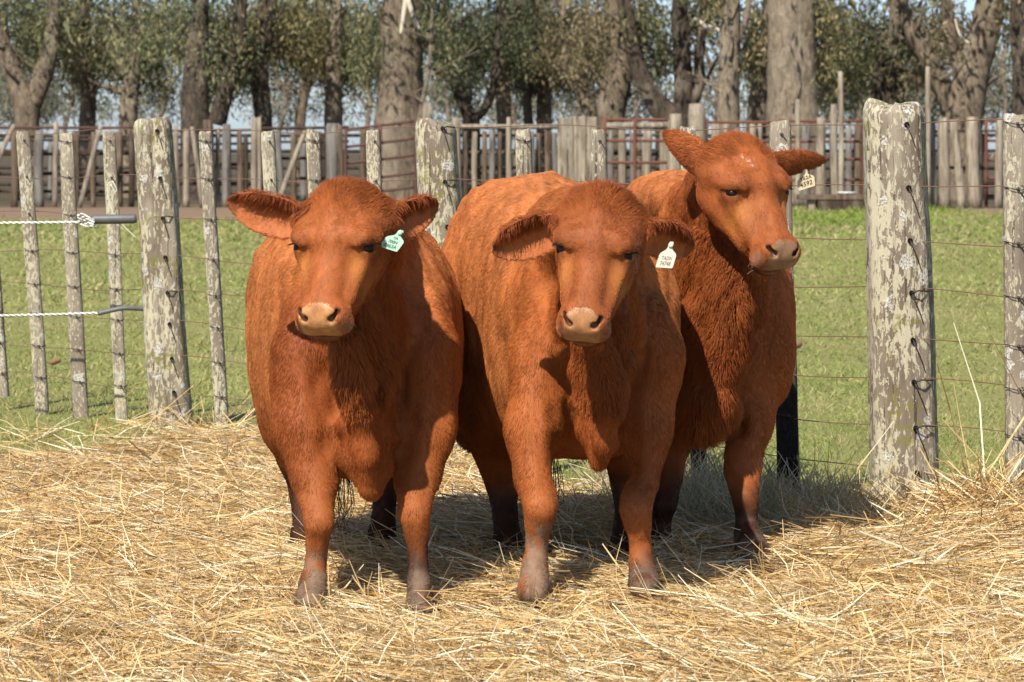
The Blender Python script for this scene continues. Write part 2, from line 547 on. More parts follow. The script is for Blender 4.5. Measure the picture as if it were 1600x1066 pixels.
def build_grass():
    r = np.random.default_rng(5)
    chunks = []; cols = []
    for (y0, y1, N, lmin, lmax, w) in ((10.6, 17, 66000, .018, .055, .0036), (17, 27, 52000, .022, .065, .006), (27, 45, 40000, .028, .08, .012), (45, 74, 32000, .035, .11, .024), (11, 20, 16000, .02, .06, .009), (20, 45, 16000, .03, .08, .018), (45, 76, 12000, .04, .11, .034)):
        y = y0 + (y1 - y0) * r.random(N); x = r.uniform(-.17, .17, N) * y
        if N <= 16000:      # the pasture goes on to either side, outside the picture
            x = np.sign(r.random(N) - .5) * (.165 * y + (2.2 + .09 * y) * r.random(N))
        e = np.where(np.abs(x) < 2.9, straw_edge(np.clip(x, -2.6, 2.2)), 9.0)
        dens = fbm2(x * .8 + 7, y * .4, 70)
        ok = ~((y < e - .1) & (r.random(N) < .97)) & (r.random(N) < .35 + 1.1 * dens)
        bare = sstep(57, 64, y + 14 * (fbm2(x * .3, y * .25, 71) - .5)) * np.maximum(sstep(-2.5, -5.5, x), sstep(8.6, 10, x))
        ok &= r.random(N) > bare
        x, y = x[ok], y[ok]; n = len(x)
        L = r.uniform(lmin, lmax, n) * (.6 + .9 * fbm2(x * 1.5, y * .7, 72))
        weeds = (y > 55) & (fbm2(x * .5 + 4, y * .2, 73) > .52)
        L = np.where(weeds, L * 1.9, L)
        a = fbm2(x * .7, y * .3, 74)[:, None]; b = r.random((n, 1))
        c = lerp(np.array([.180, .245, .055]), np.array([.31, .32, .115]), a)
        c = lerp(c, np.array([.42, .36, .18]), (b > .70) * (.5 + .5 * r.random((n, 1))))
        c = np.where(weeds[:, None], lerp(c, np.array([.15, .24, .02]), .6), c) * r.uniform(.75, 1.25, (n, 1))
        pt = fbm2(x * 1.9 + 20, y * .55 + 4, 78)[:, None]
        c = c * (.82 + .38 * pt)
        c = lerp(c, np.array([.40, .33, .19]) * (.8 + .4 * r.random((n, 1))), sstep(.58, .75, fbm2(x * 3.1, y * .8, 79))[:, None] * .4)
        P = np.stack([x, y, ground_z(x, y) - .004], -1)
        chunks.append(ribbons(P, r.uniform(0, 6.28, n), r.uniform(.25, 1.35, n), L, w * r.uniform(.7, 1.3, n), r.normal(size=n) * .7, -np.abs(r.normal(size=n)) * .3, r))
        cols.append(c)
    pts = np.concatenate(chunks); col = np.concatenate(cols)
    # a blade is a narrow leaf: two quads and a tip
    n = len(pts)
    p = pts.reshape(n, 3, 3, 3)
    co = np.stack([p[:, 0, 0], p[:, 0, 2], p[:, 1, 0], p[:, 1, 2], p[:, 2, 1]], 1)
    i = (np.arange(n) * 5)[:, None]
    q = i + np.array([[0, 1, 3, 2]]); t = i + np.array([[2, 3, 4]])
    c = np.repeat(np.hstack([col, np.ones((n, 1))]), 5, axis=0)
    o = link('grass', mesh_np('grass', co.reshape(-1, 3), [q, t], False, {'col': ('FLOAT_COLOR', c)}), None, M_GRASS)
    props(o, kind='stuff')
build_grass()
# ---------------------------------------------------------------- weathered wood
def mat_post(name, lichen=1.0, moss=0.0, dark=(.085, .062, .045), light=(.215, .175, .135), fs=1.0):
    n = NT(name)
    p = n.obj()
    oi = n.new('ShaderNodeObjectInfo')
    sh = n.new('ShaderNodeVectorMath', operation='ADD'); n.link(p, sh.inputs[0])
    cb = n.new('ShaderNodeCombineXYZ'); n.link(n.math('MULTIPLY', oi.outputs['Random'], 37.0), cb.inputs[0]); n.link(n.math('MULTIPLY', oi.outputs['Random'], 91.0), cb.inputs[2])
    n.link(cb.outputs[0], sh.inputs[1]); p = sh.outputs[0]
    grain = n.noise(n.scale(p, (95, 95, 5.5)), 1.0, 6, .65, .4)
    big = n.noise(n.scale(p, (9, 9, 3)), 1.0, 4, .6)
    fine = n.noise(p, 170, 3, .7)
    wood = n.mix(grain, dark, light)
    wood = n.mix(n.rng(big, .4, .7, 0, .55), wood, (.36, .315, .25))
    crack = n.rng(n.noise(n.scale(p, (70, 70, 2.2)), 1.0, 3, .6), .60, .66)
    wood = n.mix(n.math('MULTIPLY', crack, .7), wood, (.035, .026, .02))
    # cream crust, in upright flakes
    f1 = n.noise(n.scale(p, (74 * fs, 74 * fs, 24 * fs)), 1.0, 5, .62, .5)
    f1b = n.noise(n.scale(p, (7, 7, 3)), 1.0, 3, .5)
    thr = n.math('SUBTRACT', f1, n.math('MULTIPLY', n.math('SUBTRACT', f1b, .5), -.42))
    thr = n.math('ADD', thr, n.math('MULTIPLY', n.math('SUBTRACT', oi.outputs['Random'], .5), .07))
    gn = n.new('ShaderNodeSeparateXYZ'); n.link(n.new('ShaderNodeNewGeometry').outputs['Normal'], gn.inputs[0])
    thr = n.math('SUBTRACT', thr, n.math('MULTIPLY', gn.outputs['X'], .045))
    thr = n.math('ADD', thr, n.math('MULTIPLY', n.math('SUBTRACT', fine, .5), .16))
    m1 = n.rng(thr, .60 - .085 * lichen, .625 - .085 * lichen)
    cr = n.mix(fine, (.33, .305, .215), (.52, .48, .36))
    c = n.mix(n.math('MULTIPLY', m1, .88), wood, cr)
    # round grey-white rosettes
    v = n.new('ShaderNodeTexVoronoi'); v.inputs['Scale'].default_value = 17.0; v.inputs['Randomness'].default_value = 1.0
    wv = n.new('ShaderNodeVectorMath', operation='ADD'); n.link(p, wv.inputs[0])
    nn = n.new('ShaderNodeTexNoise'); n.link(p, nn.inputs['Vector']); nn.inputs['Scale'].default_value = 60; nn.inputs['Detail'].default_value = 4
    n.link(n.scale(nn.outputs['Color'], (.045, .045, .045)), wv.inputs[1]); n.link(wv.outputs[0], v.inputs['Vector'])
    sepc = n.new('ShaderNodeSeparateColor'); n.link(v.outputs['Color'], sepc.inputs[0])
    size = n.rng(sepc.outputs[0], .45, 1.0, 0.0, .46)
    m2 = n.math('MULTIPLY', n.rng(n.math('SUBTRACT', size, v.outputs['Distance']), 0.0, .05), n.rng(fine, .34, .46))
    gw = n.mix(n.rng(fine, .35, .65), (.30, .29, .26), (.58, .56, .51))
    c = n.mix(n.math('MULTIPLY', m2, .9 * min(1, lichen)), c, gw)
    if moss:
        m3 = n.math('MULTIPLY', n.rng(n.noise(p, 28, 5, .7), .5, .6), n.rng(n.noise(p, 5, 2, .5), .48, .6))
        c = n.mix(n.math('MULTIPLY', m3, moss), c, (.16, .15, .035))
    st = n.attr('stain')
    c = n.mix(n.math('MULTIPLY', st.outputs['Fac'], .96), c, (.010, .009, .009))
    h = n.math('ADD', n.math('MULTIPLY', grain, .8), n.math('ADD', n.math('MULTIPLY', m1, .25), n.math('MULTIPLY', m2, .5)))
    h = n.math('SUBTRACT', h, n.math('MULTIPLY', crack, .8))
    n.bump(n.math('ADD', h, n.math('MULTIPLY', fine, .25)), .75, .006)
    return n.done(c, .88, .2)

M_POST = mat_post('lichened_post', 1.0, .8)
M_BATTEN = mat_post('grey_batten', 1.0, 0, (.10, .078, .058), (.26, .22, .175), 1.7)
M_WIRE = plain('rusty_wire', (.16, .085, .055), .6, .4, .4, 60)
M_DARKWIRE = plain('dark_tie_wire', (.035, .028, .026), .5, .4)
M_HOLE = plain('dark_hole', (.008, .006, .005), .9, .1)

def wood_post(name, parent, pt, pb, wt, wb, seed, mat, sides=26, rings=46, depth=.9, square=.35, cleft=None, stain=None, top_round=.25, slope=0.0, rough=1.0):
    """round-cornered post from pb (foot) to pt (head), widths wt and wb, ridged and cracked"""
    r = np.random.default_rng(seed)
    pt = np.asarray(pt, float); pb = np.asarray(pb, float)
    H = np.linalg.norm(pt - pb)
    t = np.concatenate([np.linspace(0, 1 - .10 * top_round * wt / H * 4, rings - 4), 1 - (wt / H) * top_round * np.array([.28, .12, .03, 0])])
    t = np.sort(t)
    a = np.linspace(0, 2 * math.pi, sides, endpoint=False) + .2
    ex = 2 + 3 * square
    base = (np.abs(np.cos(a)) ** ex + np.abs(np.sin(a)) ** ex) ** (-1 / ex)
    lob = 1 + .05 * np.cos(2 * a + r.uniform(0, 6)) + .04 * np.cos(3 * a + r.uniform(0, 6))
    T, A = np.meshgrid(t, a, indexing='ij')
    ridge = (vnoise2(A * 7.6 + 9 * seed, T * H * 1.3, seed) - .5) * .10 + (vnoise2(A * 3.8, T * H * 2.6 + 5, seed + 2) - .5) * .07 + (vnoise2(A * 14, T * H * 22, seed + 3) - .5) * .028
    R = base[None, :] * lob[None, :] * (1 + ridge * rough)
    w = (wb + (wt - wb) * t)[:, None] * .5
    edge = np.clip((t - (1 - top_round * wt / H)) / (top_round * wt / H), 0, 1)[:, None]
    R = R * (1 - .20 * edge ** 2.2 * (1 + .5 * (vnoise2(A * 4, T * 3, seed + 9) - .5)))
    if cleft is not None:
        ca, cd, cl = cleft
        da = np.abs((A - ca + math.pi) % (2 * math.pi) - math.pi)
        R = R * (1 - cd * np.exp(-(da / .12) ** 2) * sstep(1 - cl / H, 1 - .3 * cl / H, T))
    wander = np.stack([(vnoise2(t * H * 2.2 + 3, t * 0 + 1, seed + 5) - .5) * .035 * wb * 2, (vnoise2(t * H * 2.0 + 8, t * 0 + 2, seed + 6) - .5) * .03 * wb * 2, t * 0], -1)
    ctr = pb + (pt - pb) * t[:, None] + wander
    co = np.empty((len(t), sides, 3))
    co[..., 0] = ctr[:, 0:1] + R * w * np.cos(a); co[..., 1] = ctr[:, 1:2] + R * w * depth * np.sin(a)
    co[..., 2] = ctr[:, 2:3]
    topk = sstep(.93, 1, T)
    co[..., 2] += topk * (slope * R * w * np.cos(A) + (vnoise2(A * 2.3, T * 2, seed + 12) - .5) * .22 * wt)
    n = len(t)
    i = np.arange(n - 1)[:, None] * sides; j = np.arange(sides)[None]; j2 = (j + 1) % sides
    q = np.stack([i + j, i + j2, i + sides + j2, i + sides + j], -1).reshape(-1, 4)
    b = (n - 1) * sides
    inner = co[-1] * .5 + co[-1].mean(0) * .5; inner[:, 2] += .03 * wt * (1 - r.random(sides) * 1.6)
    pts = np.vstack([co.reshape(-1, 3), inner, inner.mean(0) + [0, 0, -.02 * wt]])
    jj = np.arange(sides); j2 = (jj + 1) % sides
    cap = np.stack([b + jj, b + j2, b + sides + j2, b + sides + jj], -1)
    tri = np.stack([b + sides + jj, b + sides + j2, np.full(sides, b + 2 * sides)], -1)
    zz = pts[:, 2]
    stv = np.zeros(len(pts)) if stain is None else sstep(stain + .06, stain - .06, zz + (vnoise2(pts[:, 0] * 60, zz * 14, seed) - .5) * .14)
    me = mesh_np(name, pts, [q, cap, tri], True, {'stain': ('FLOAT', stv)})
    return link(name, me, parent, mat)

def fence_y(px):
    return 13.07 / (1 + 1.33 * (px - CX) / F_PX)

WIRE_Z = [1.285, 1.077, .903, .731, .576, .438, .287, .14]
def knob(c, r, bag, seed=0):
    P = [np.array(c) + [0, .012, 0], np.array(c) + [0, -.003, 0], np.array(c) + [0, -.0045, 0]]
    bag.add(*tube_np(P, [r, r, r * .5], 7))

def build_fence():
    root = empty('wire_fence', (0.0, 12.9, 0))
    props(root, 'old wire fence of lichened wooden posts and thin battens behind the three cows', 'fence')
    posts = [(238, 186, 268, 668, 55, 63, 17, (4.75, .35, .22)), (682, 191, 704, 716, 62, 74, 21, None), (1396, 162, 1412, 806, 93, 108, 5, None)]
    holes = {}
    for k, (tx, ty, bx, by, wt, wb, seed, cleft) in enumerate(posts):
        d = fence_y(bx)
        pb = at(bx, by, d); pt = at(tx, ty, d); pb = pb + (pb - pt) * .06
        s = d / F_PX
        o = wood_post('post', root, pt, pb, wt * s, wb * s, seed, M_POST, 40, 70, .9, .45, cleft, None, .18, -.05, 1.0)
        props(o, ['thick leaning post with a split, mossy head', 'thick lichened post behind the cows', 'thickest post, crusted with grey and cream lichen'][k])
        hb, tb = Bag(), Bag()
        for z in WIRE_Z:
            f = (z - pt[2]) / (pb[2] - pt[2])
            c = pt + (pb - pt) * f
            w = lerp(wt, wb, f) * s
            if z > pt[2] - .02: z = pt[2] - .05; c[2] = z
            hp = c + np.array([w * .16, -w * .5 * .9 - .004, 0])
            knob(hp, .009, hb)
            P = spline([hp + [0, -.004, 0], hp + [w * .14, .006, -.07], hp + [w * .27, .05 * w / .2, -.15], hp + [w * .30, .09 * w / .2, -.19]], 7)
            tb.add(*tube_np(P, .0018, 4))
            if (int(z * 100) + k) % 3 == 0:
                P = [hp + [0, -.005, 0], hp + [w * .10, -.012, .008], hp + [w * .30, .03, .004]]
                tb.add(*tube_np(P, .003, 5))
        props(hb.build('wire_hole', M_HOLE, o), kind='stuff'); props(tb.build('tie_wire', M_DARKWIRE, o), kind='stuff')
    bat = [(-26, 206, 4, 600, 19, None), (36, 206, 66, 634, 20, None), (103, 208, 126, 645, 21, None), (170, 206, 190, 657, 20, None),
           (320, 206, 348, 674, 20, None), (419, 206, 440, 690, 21, None), (489, 204, 508, 697, 20, None), (583, 205, 600, 705, 22, None),
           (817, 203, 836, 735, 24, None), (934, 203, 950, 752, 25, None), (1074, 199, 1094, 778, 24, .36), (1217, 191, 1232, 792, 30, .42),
           (1585, 180, 1588, 815, 33, None), (1680, 178, 1684, 840, 33, None)]
    for k, (tx, ty, bx, by, w, stain) in enumerate(bat):
        d = fence_y(bx); s = d / F_PX
        pt = at(tx, ty, d); pb = at(bx, by, d); pb = pb + (pb - pt) * .05
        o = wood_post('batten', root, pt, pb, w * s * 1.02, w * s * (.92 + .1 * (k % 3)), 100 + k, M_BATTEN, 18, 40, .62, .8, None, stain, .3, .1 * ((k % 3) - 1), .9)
        if stain: props(o, 'batten with a blackened foot')
        tb = Bag()
        for z in WIRE_Z:
            f = (z - pt[2]) / (pb[2] - pt[2])
            if f < .015: f = .03
            c = pt + (pb - pt) * f; hw = w * s * .5
            fr = -hw * .66 - .003
            knob(c + [hw * .2, fr, 0], .0055, tb)
            P = [c + [-hw * 1.1, .3 * fr, .006], c + [-hw * .5, fr - .003, .002], c + [hw * .5, fr - .003, -.004], c + [hw * 1.15, fr * .3, .004]]
            if k % 2 == 0 or z < .9: tb.add(*tube_np(spline(P, 7), .0017, 4))
            P = [c + [hw * .2, fr - .003, 0], c + [hw * .7, fr * .9, -.022], c + [hw * 1.05, fr * .4, -.042]]
            tb.add(*tube_np(P, .0017, 4))
        props(tb.build('wire_tie', M_DARKWIRE, o), kind='stuff')
    # wires strung through posts and battens
    r = np.random.default_rng(8)
    pxs = np.linspace(-180, 1800, 56)
    for z in WIRE_Z:
        d = fence_y(pxs); X = (pxs - CX) * d / F_PX
        zz = z + .010 * np.sin(X * 4.1 + r.uniform(0, 6)) + .006 * np.sin(X * 9 + r.uniform(0, 6))
        P = np.stack([X, d, zz], -1)
        co, fs = tube_np(P, .00185, 5)
        link('wire', mesh_np('wire', co, fs), root, M_WIRE)
build_fence()

# ---------------------------------------------------------------- electric ropes tied to the left post
def mat_rope():
    n = NT('white_rope')
    p = n.obj()
    w = n.new('ShaderNodeTexWave'); n.link(n.scale(p, (1, 1, 2.2)), w.inputs['Vector']); w.inputs['Scale'].default_value = 26; w.wave_type = 'BANDS'; w.bands_direction = 'DIAGONAL'
    c = n.ramp(w.outputs['Fac'], [(.25, (.12, .12, .11)), (.5, (.78, .77, .73)), (.9, (.82, .81, .78))])
    return n.done(c, .7, .3)
M_ROPE = mat_rope()
M_TUBE = plain('grey_pipe', (.10, .10, .105), .5, .4, .35, 30)
M_STRING = plain('pale_string', (.55, .54, .45), .7, .2)

def build_ropes():
    d = 15.0
    r1 = empty('electric_rope', tuple(at(150, 347, d)))
    props(r1, 'white electric rope knotted into a thick grey pipe by the left post', 'rope', 'electric ropes tied off at the left post')
    co, fs = tube_np(spline([at(-260, 349, 15.2), at(-60, 349, 15.1), at(60, 348, 15.05), at(150, 347, d)], 60), .0058, 8)
    link('rope', mesh_np('rope', co, fs), r1, M_ROPE)
    co, fs = tube_np([at(143, 343, d), at(146, 343, d), at(180, 342.5, d), at(209, 342, d), at(213, 341.5, d)], [.018, .0205, .021, .0205, .018], 14, True, None, 0, .05, 3)
    link('pipe', mesh_np('pipe', co, fs), r1, M_TUBE)
    b = Bag()
    for k in range(3):
        a = [at(126 + 3 * k, 347, d - .02), at(122 + 5 * k, 338 + 3 * k, d - .025), at(131 + 4 * k, 334 + 4 * k, d - .03), at(141 + 3 * k, 345, d - .028), at(146 - 2 * k, 354, d - .026), at(133, 353 - k, d - .022), at(126 + 9 * k, 350 - 2 * k, d - .02)]
        b.add(*tube_np(spline(a, 18), .004, 6))
    b.add(*tube_np(spline([at(126, 348, d - .02), at(123, 340, d - .02), at(121, 335, d - .01)], 6), .004, 6))
    b.add(*tube_np(spline([at(140, 348, d - .02), at(146, 353, d - .02), at(151, 355, d - .01)], 6), .004, 6))
    b.build('knot', M_ROPE, r1)
    r2 = empty('electric_rope', tuple(at(155, 490, d)))
    props(r2, 'lower white electric rope running into a thin curved grey hose', 'rope', 'electric ropes tied off at the left post')
    co, fs = tube_np(spline([at(-260, 496, 15.2), at(-60, 494, 15.1), at(60, 492, 15.05), at(158, 489, d)], 60), .0052, 8)
    link('rope', mesh_np('rope', co, fs), r2, M_ROPE)
    co, fs = tube_np(spline([at(153, 490, d), at(170, 486, d), at(195, 481.5, d), at(228, 483, d + .03)], 14), .0105, 10)
    link('hose', mesh_np('hose', co, fs), r2, M_TUBE)
    s = Bag()
    d2 = 15.25
    s.add(*tube_np(spline([at(176, 283, d2), at(168, 290, d2), at(171, 315, d2), at(179, 336, d2), at(195, 355, d2), at(214, 373, d2)], 24), .0024, 5))
    s.add(*tube_np(spline([at(176, 283, d2), at(182, 295, d2), at(180, 300, d2), at(173, 288, d2)], 10), .0024, 5))
    o = s.build('string', M_STRING)
    props(o, 'thin pale string looped over the batten beside the left post', 'string')
build_ropes()
# ---------------------------------------------------------------- corral, far behind
def mat_plank(name, dark, light, white=.0):
    n = NT(name)
    p = n.obj()
    g = n.noise(n.scale(p, (16, 16, 1.6)), 1.0, 5, .65, .4)
    b = n.noise(n.scale(p, (3, 3, 1.2)), 1.0, 4, .6)
    c = n.mix(n.rng(g, .3, .7), dark, light)
    c = n.mix(n.rng(b, .54, .70, 0, .2 + white), c, (.36, .32, .25))
    crack = n.rng(n.noise(n.scale(p, (11, 11, .8)), 1.0, 3, .6), .60, .66)
    c = n.mix(n.math('MULTIPLY', crack, .7), c, (.04, .03, .025))
    n.bump(n.math('SUBTRACT', g, crack), .8, .03)
    return n.done(c, .9, .15)
M_PALE = mat_plank('pale_timber', (.13, .105, .08), (.30, .255, .20), .45)
M_TIMBER = mat_plank('brown_timber', (.060, .043, .031), (.15, .11, .08))
M_GREY = mat_plank('blue_grey_timber', (.085, .080, .074), (.19, .175, .16))
M_DARKT = mat_plank('dark_timber', (.028, .020, .015), (.075, .053, .04))
M_RUST = plain('rusty_gate_steel', (.125, .046, .030), .75, .3, .45, 9)
M_DARKRUST = plain('dark_rusty_steel', (.075, .036, .028), .75, .3, .4, 9)
M_WHITEBASIN = plain('white_basin', (.72, .72, .70), .5, .4)
CD = 74.0

def stake(name, parent, x0, y0, x1, y1, w, d, mat, seed, w1=None, sides=9, flat=.8):
    """rough timber between two photograph points at distance d (top first)"""
    s = d / F_PX
    P = spline([at(x0, y0, d), at((x0 + x1) / 2 + (seed % 3 - 1) * w * .12, (y0 + y1) / 2, d), at(x1, y1, d)], 9)
    n = np.linspace(w, w1 or w, 9) * s * .5
    n[0] *= .82
    co, fs = tube_np(P, n, sides, True, flat, .3, .07, seed)
    return link(name, mesh_np(name, co, fs, True), parent, mat)

def bar(name, parent, x0, y0, x1, y1, w, d, mat, sides=8, d1=None):
    s = d / F_PX
    co, fs = tube_np(spline([at(x0, y0, d), at((x0 + x1) / 2, (y0 + y1) / 2 + .3, (d + (d1 or d)) / 2), at(x1, y1, d1 or d)], 9), w * s * .5, sides, True)
    return link(name, mesh_np(name, co, fs, True), parent, mat)

def thing(name, label, cat, px, d, group=None):
    p = at(px, 0, d)
    return props(empty(name, (p[0], d, 0)), label, cat, group)

GY = 235 + CAM_H * F_PX / CD      # where the corral's foot meets the ground in the picture
def build_corral():
    k = 0
    g = 'corral fences beyond the pasture'
    def fence(label, posts, rails, d=CD, lo=-30):
        nonlocal k
        gy = 235 + (CAM_H + .03) * F_PX / d
        t = thing('corral_fence', label, 'corral fence', posts[0][0], d, g)
        for (x, y, w, m, *e) in posts:
            k += 1
            stake('post', t, x, y, x + (e[0] if e else 0), gy + 2, w, d - .1 * (k % 3), m, k)
        for (x0, y0, x1, y1, w, m) in rails:
            bar('rail', t, x0, y0, x1, y1, w, d + .35, m)
        return t
    fence('dark railed corral fence at the far left edge, behind the leaning battens',
          [(-22, 200, 14, M_DARKT), (22, 205, 12, M_TIMBER), (62, 204, 15, M_GREY), (88, 190, 9, M_PALE, -3), (118, 205, 10, M_TIMBER), (146, 206, 8, M_TIMBER), (185, 206, 14, M_TIMBER), (205, 208, 10, M_DARKT)],
          [(-60, 199, 215, 200, 4.5, M_DARKRUST), (-60, 219, 215, 218, 5, M_DARKT), (-60, 241, 215, 240, 5, M_DARKT), (-60, 272, 215, 270, 6, M_DARKT), (-60, 298, 215, 300, 5, M_DARKT)])
    fence('corral fence of thin upright poles just right of the thick left post',
          [(275, 196, 9, M_PALE, 2), (291, 202, 10, M_PALE), (325, 187, 17, M_TIMBER), (341, 199, 8, M_PALE), (354, 194, 15, M_GREY), (374, 204, 9, M_TIMBER), (398, 184, 10, M_PALE), (384, 210, 8, M_DARKT)],
          [(262, 205, 404, 203, 4, M_DARKT), (262, 226, 404, 224, 4, M_DARKT), (262, 258, 404, 256, 5, M_DARKT), (262, 287, 404, 286, 5, M_DARKT)])
    fence('dark corral fence behind the head of the left cow',
          [(405, 183, 7, M_PALE), (432, 204, 12, M_GREY, 12), (459, 208, 10, M_TIMBER), (483, 200, 9, M_TIMBER), (500, 206, 8, M_DARKT), (521, 193, 26, M_GREY), (531, 196, 10, M_TIMBER)],
          [(404, 201, 545, 199, 5, M_DARKT), (404, 222, 545, 221, 4, M_DARKT), (404, 248, 545, 246, 5, M_DARKT), (404, 278, 545, 279, 5, M_DARKT)])
    fence('corral fence of narrow boards under a pale top rail, beyond the middle cow',
          [(668, 162, 15, M_PALE), (712, 184, 14, M_PALE, 4), (727, 205, 7, M_TIMBER), (742, 206, 9, M_PALE), (757, 205, 8, M_TIMBER), (768, 204, 9, M_GREY), (781, 206, 7, M_TIMBER), (795, 183, 8, M_PALE), (829, 205, 12, M_GREY), (842, 208, 8, M_TIMBER), (856, 204, 11, M_TIMBER), (866, 207, 8, M_GREY)],
          [(706, 198, 872, 198, 8, M_PALE), (706, 238, 872, 239, 6, M_TIMBER), (706, 270, 872, 272, 6, M_TIMBER)])
    fence('corral fence of pale posts below a whitish log rail, seen through the small red gate',
          [(955, 204, 10, M_GREY), (972, 203, 13, M_PALE), (988, 208, 9, M_GREY), (1012, 203, 15, M_PALE), (1038, 204, 16, M_PALE)],
          [(945, 197, 1046, 196, 11, M_PALE), (945, 240, 1046, 241, 5, M_DARKT)], CD + 2)
    fence('corral fence of broad upright boards behind the long red gate',
          [(1118, 192, 16, M_PALE), (1135, 194, 15, M_PALE), (1152, 200, 12, M_GREY), (1176, 189, 11, M_PALE), (1187, 190, 9, M_PALE), (1212, 196, 13, M_GREY), (1228, 193, 15, M_PALE), (1260, 196, 14, M_GREY), (1326, 200, 11, M_GREY), (1340, 196, 13, M_TIMBER)],
          [(1108, 214, 1350, 213, 5, M_DARKT), (1108, 262, 1350, 262, 5, M_DARKT)], CD + 2)
    fence('corral fence of thick pale posts right of the thickest fence post',
          [(1456, 186, 13, M_GREY, 4), (1473, 184, 18, M_PALE, 4), (1489, 187, 13, M_PALE, 14), (1520, 183, 22, M_PALE, 4), (1562, 186, 12, M_PALE, -2), (1590, 190, 14, M_TIMBER)],
          [(1448, 205, 1640, 204, 4, M_DARKT), (1448, 262, 1640, 262, 5, M_DARKT), (1540, 284, 1640, 284, 5, M_DARKT)], CD - 1)
    r = np.random.default_rng(41)
    # a second line of pens further back
    for (a, b, lab) in ((-40, 320, 'farther dark line of pen posts at the left, under the forked tree'), (330, 655, 'farther dark line of pen posts behind the left cow'), (690, 1080, 'farther dark line of pen posts behind the middle cow'), (1100, 1640, 'farther dark line of pen posts at the right, under the huge trunk')):
        t = thing('pen_fence', lab, 'pen fence', (a + b) / 2, 84, 'farther pens under the trees')
        x = a
        while x < b:
            k += 1
            w = r.uniform(6, 13)
            stake('post', t, x, r.uniform(200, 232), x + r.normal() * 2, 314, w, 84, (M_DARKT, M_TIMBER, M_DARKT, M_GREY)[k % 4], k, None, 7)
            x += w + r.uniform(10, 62)
        for yy in (212, 236, 262, 288): bar('rail', t, a, yy, b, yy + r.normal(), 5.5, 84.3, M_DARKT, 6)
    # boarded panel
    t = thing('plank_panel', 'panel of wide weathered grey planks beside the red gate', 'plank panel', 895, CD - .5)
    for (x, w, y) in ((879, 17, 184), (895, 15, 182), (909, 14, 182), (925, 17, 183)):
        k += 1
        s = (CD - .5) / F_PX
        P0 = at(x, y, CD - .5); h = (GY + 3 - y) * s
        co, f = box_np((P0[0], CD - .5, P0[2] - h / 2), ((w - .8) * s, .07, h))
        o = link('plank', mesh_np('plank', co, f, False), t, M_PALE)
        bv = o.modifiers.new('edge', 'BEVEL'); bv.width = .025; bv.segments = 2
    # gates
    def gate(label, x0, x1, ys, ups, mat, d=CD - .4, slope=0.0, gy=GY):
        t = thing('steel_gate', label, 'gate', (x0 + x1) / 2, d, 'rusty pipe gates of the corral')
        for y in ys: bar('rail', t, x0, y, x1, y - slope, 4.6, d, mat)
        for x in ups:
            y0 = ys[0] - slope * (x - x0) / (x1 - x0)
            bar('upright', t, x, y0 - 2, x, gy + 1 if x in (x0, x1) else ys[-1] + 2, 5.5, d - .09, mat)
    gate('dark rusty pipe gate, its top rail tilted, behind the thick middle post', 540, 650, (203, 230, 256, 284, 306), (540, 594, 650), M_DARKRUST, CD - .6, 14)
    gate('small rusty red pipe gate between the plank panel and the rounded posts', 945, 1046, (187, 220, 254, 288), (945, 992, 1046), M_RUST)
    gate('rusty red pipe gate behind the lifted ear of the turned cow', 1104, 1206, (191, 221, 252, 284), (1104, 1206), M_RUST)
    gate('rusty red pipe gate behind the plank topped trough', 1216, 1350, (189, 221, 249, 281), (1216, 1284, 1350), M_RUST)
    gate('rusty red pipe gate at the far right edge', 1541, 1680, (189, 220, 250, 279, 306), (1541, 1610, 1680), M_RUST, CD + .6)
    # single posts and poles
    for (lab, x, y, x2, y2, w, m, cat, nm) in (
        ('stout rounded post at the right end of the small red gate', 1055, 178, 1055, GY + 2, 25, M_PALE, 'post', 'gate_post'),
        ('taller stout post behind the lifted ear of the turned cow', 1088, 162, 1086, GY + 2, 28, M_PALE, 'post', 'gate_post'),
        ('pale pole leaning right at the far left edge', 22, 195, -12, 272, 8, M_PALE, 'pole', 'leaning_pole'),
        ('pale pole leaning right between the two battens left of the split post', 157, 198, 124, GY + 3, 8, M_PALE, 'pole', 'leaning_pole'),
        ('grey pole leaning left, right of the thick split post', 300, 198, 316, GY + 3, 8, M_PALE, 'pole', 'leaning_pole'),
        ('pinkish pole leaning right, over the left cow', 477, 204, 433, GY + 1, 8, M_PALE, 'pole', 'leaning_pole'),
        ('tall bare pole rising beside the lichen crusted post', 1450, 104, 1450, GY + 2, 9, M_PALE, 'pole', 'tall_pole'),
        ('tall slim pole right of the turned cow', 1313, 112, 1314, GY + 1, 9, M_PALE, 'pole', 'tall_pole'),
        ('pole with a rounded head, second right of the turned cow', 1303, 163, 1305, GY + 2, 12, M_PALE, 'pole', 'tall_pole'),
        ('thick grey stake right of the ear of the turned cow', 1283, 184, 1282, GY + 1, 15, M_PALE, 'post', 'gate_post'),
        ('thin stake rising over the long red gate', 1246, 155, 1246, GY, 9, M_PALE, 'pole', 'tall_pole')):
        k += 1
        d = CD - 1.0 - .12 * (k % 5)
        t = thing(nm, lab, cat, x2, d)
        stake('shaft', t, x, y, x2, y2, w * .96, d, m, k, w)
    # trough
    d = CD - 3; s = d / F_PX
    t = thing('trough', 'low dark wooden trough under a plank with a white basin on it', 'trough', 1310, d)
    def bx(nm, x0, y0, x1, y1, dep, m, dy=0):
        a = at(x0, y0, d); b = at(x1, y1, d)
        co, f = box_np(((a[0] + b[0]) / 2, d + dy, (a[2] + b[2]) / 2), (b[0] - a[0], dep, a[2] - b[2]))
        o = link(nm, mesh_np(nm, co, f, False), t, m); bv = o.modifiers.new('edge', 'BEVEL'); bv.width = .012; bv.segments = 2
    bx('box', 1276, 312.3, 1348, 329, .55, M_DARKT)
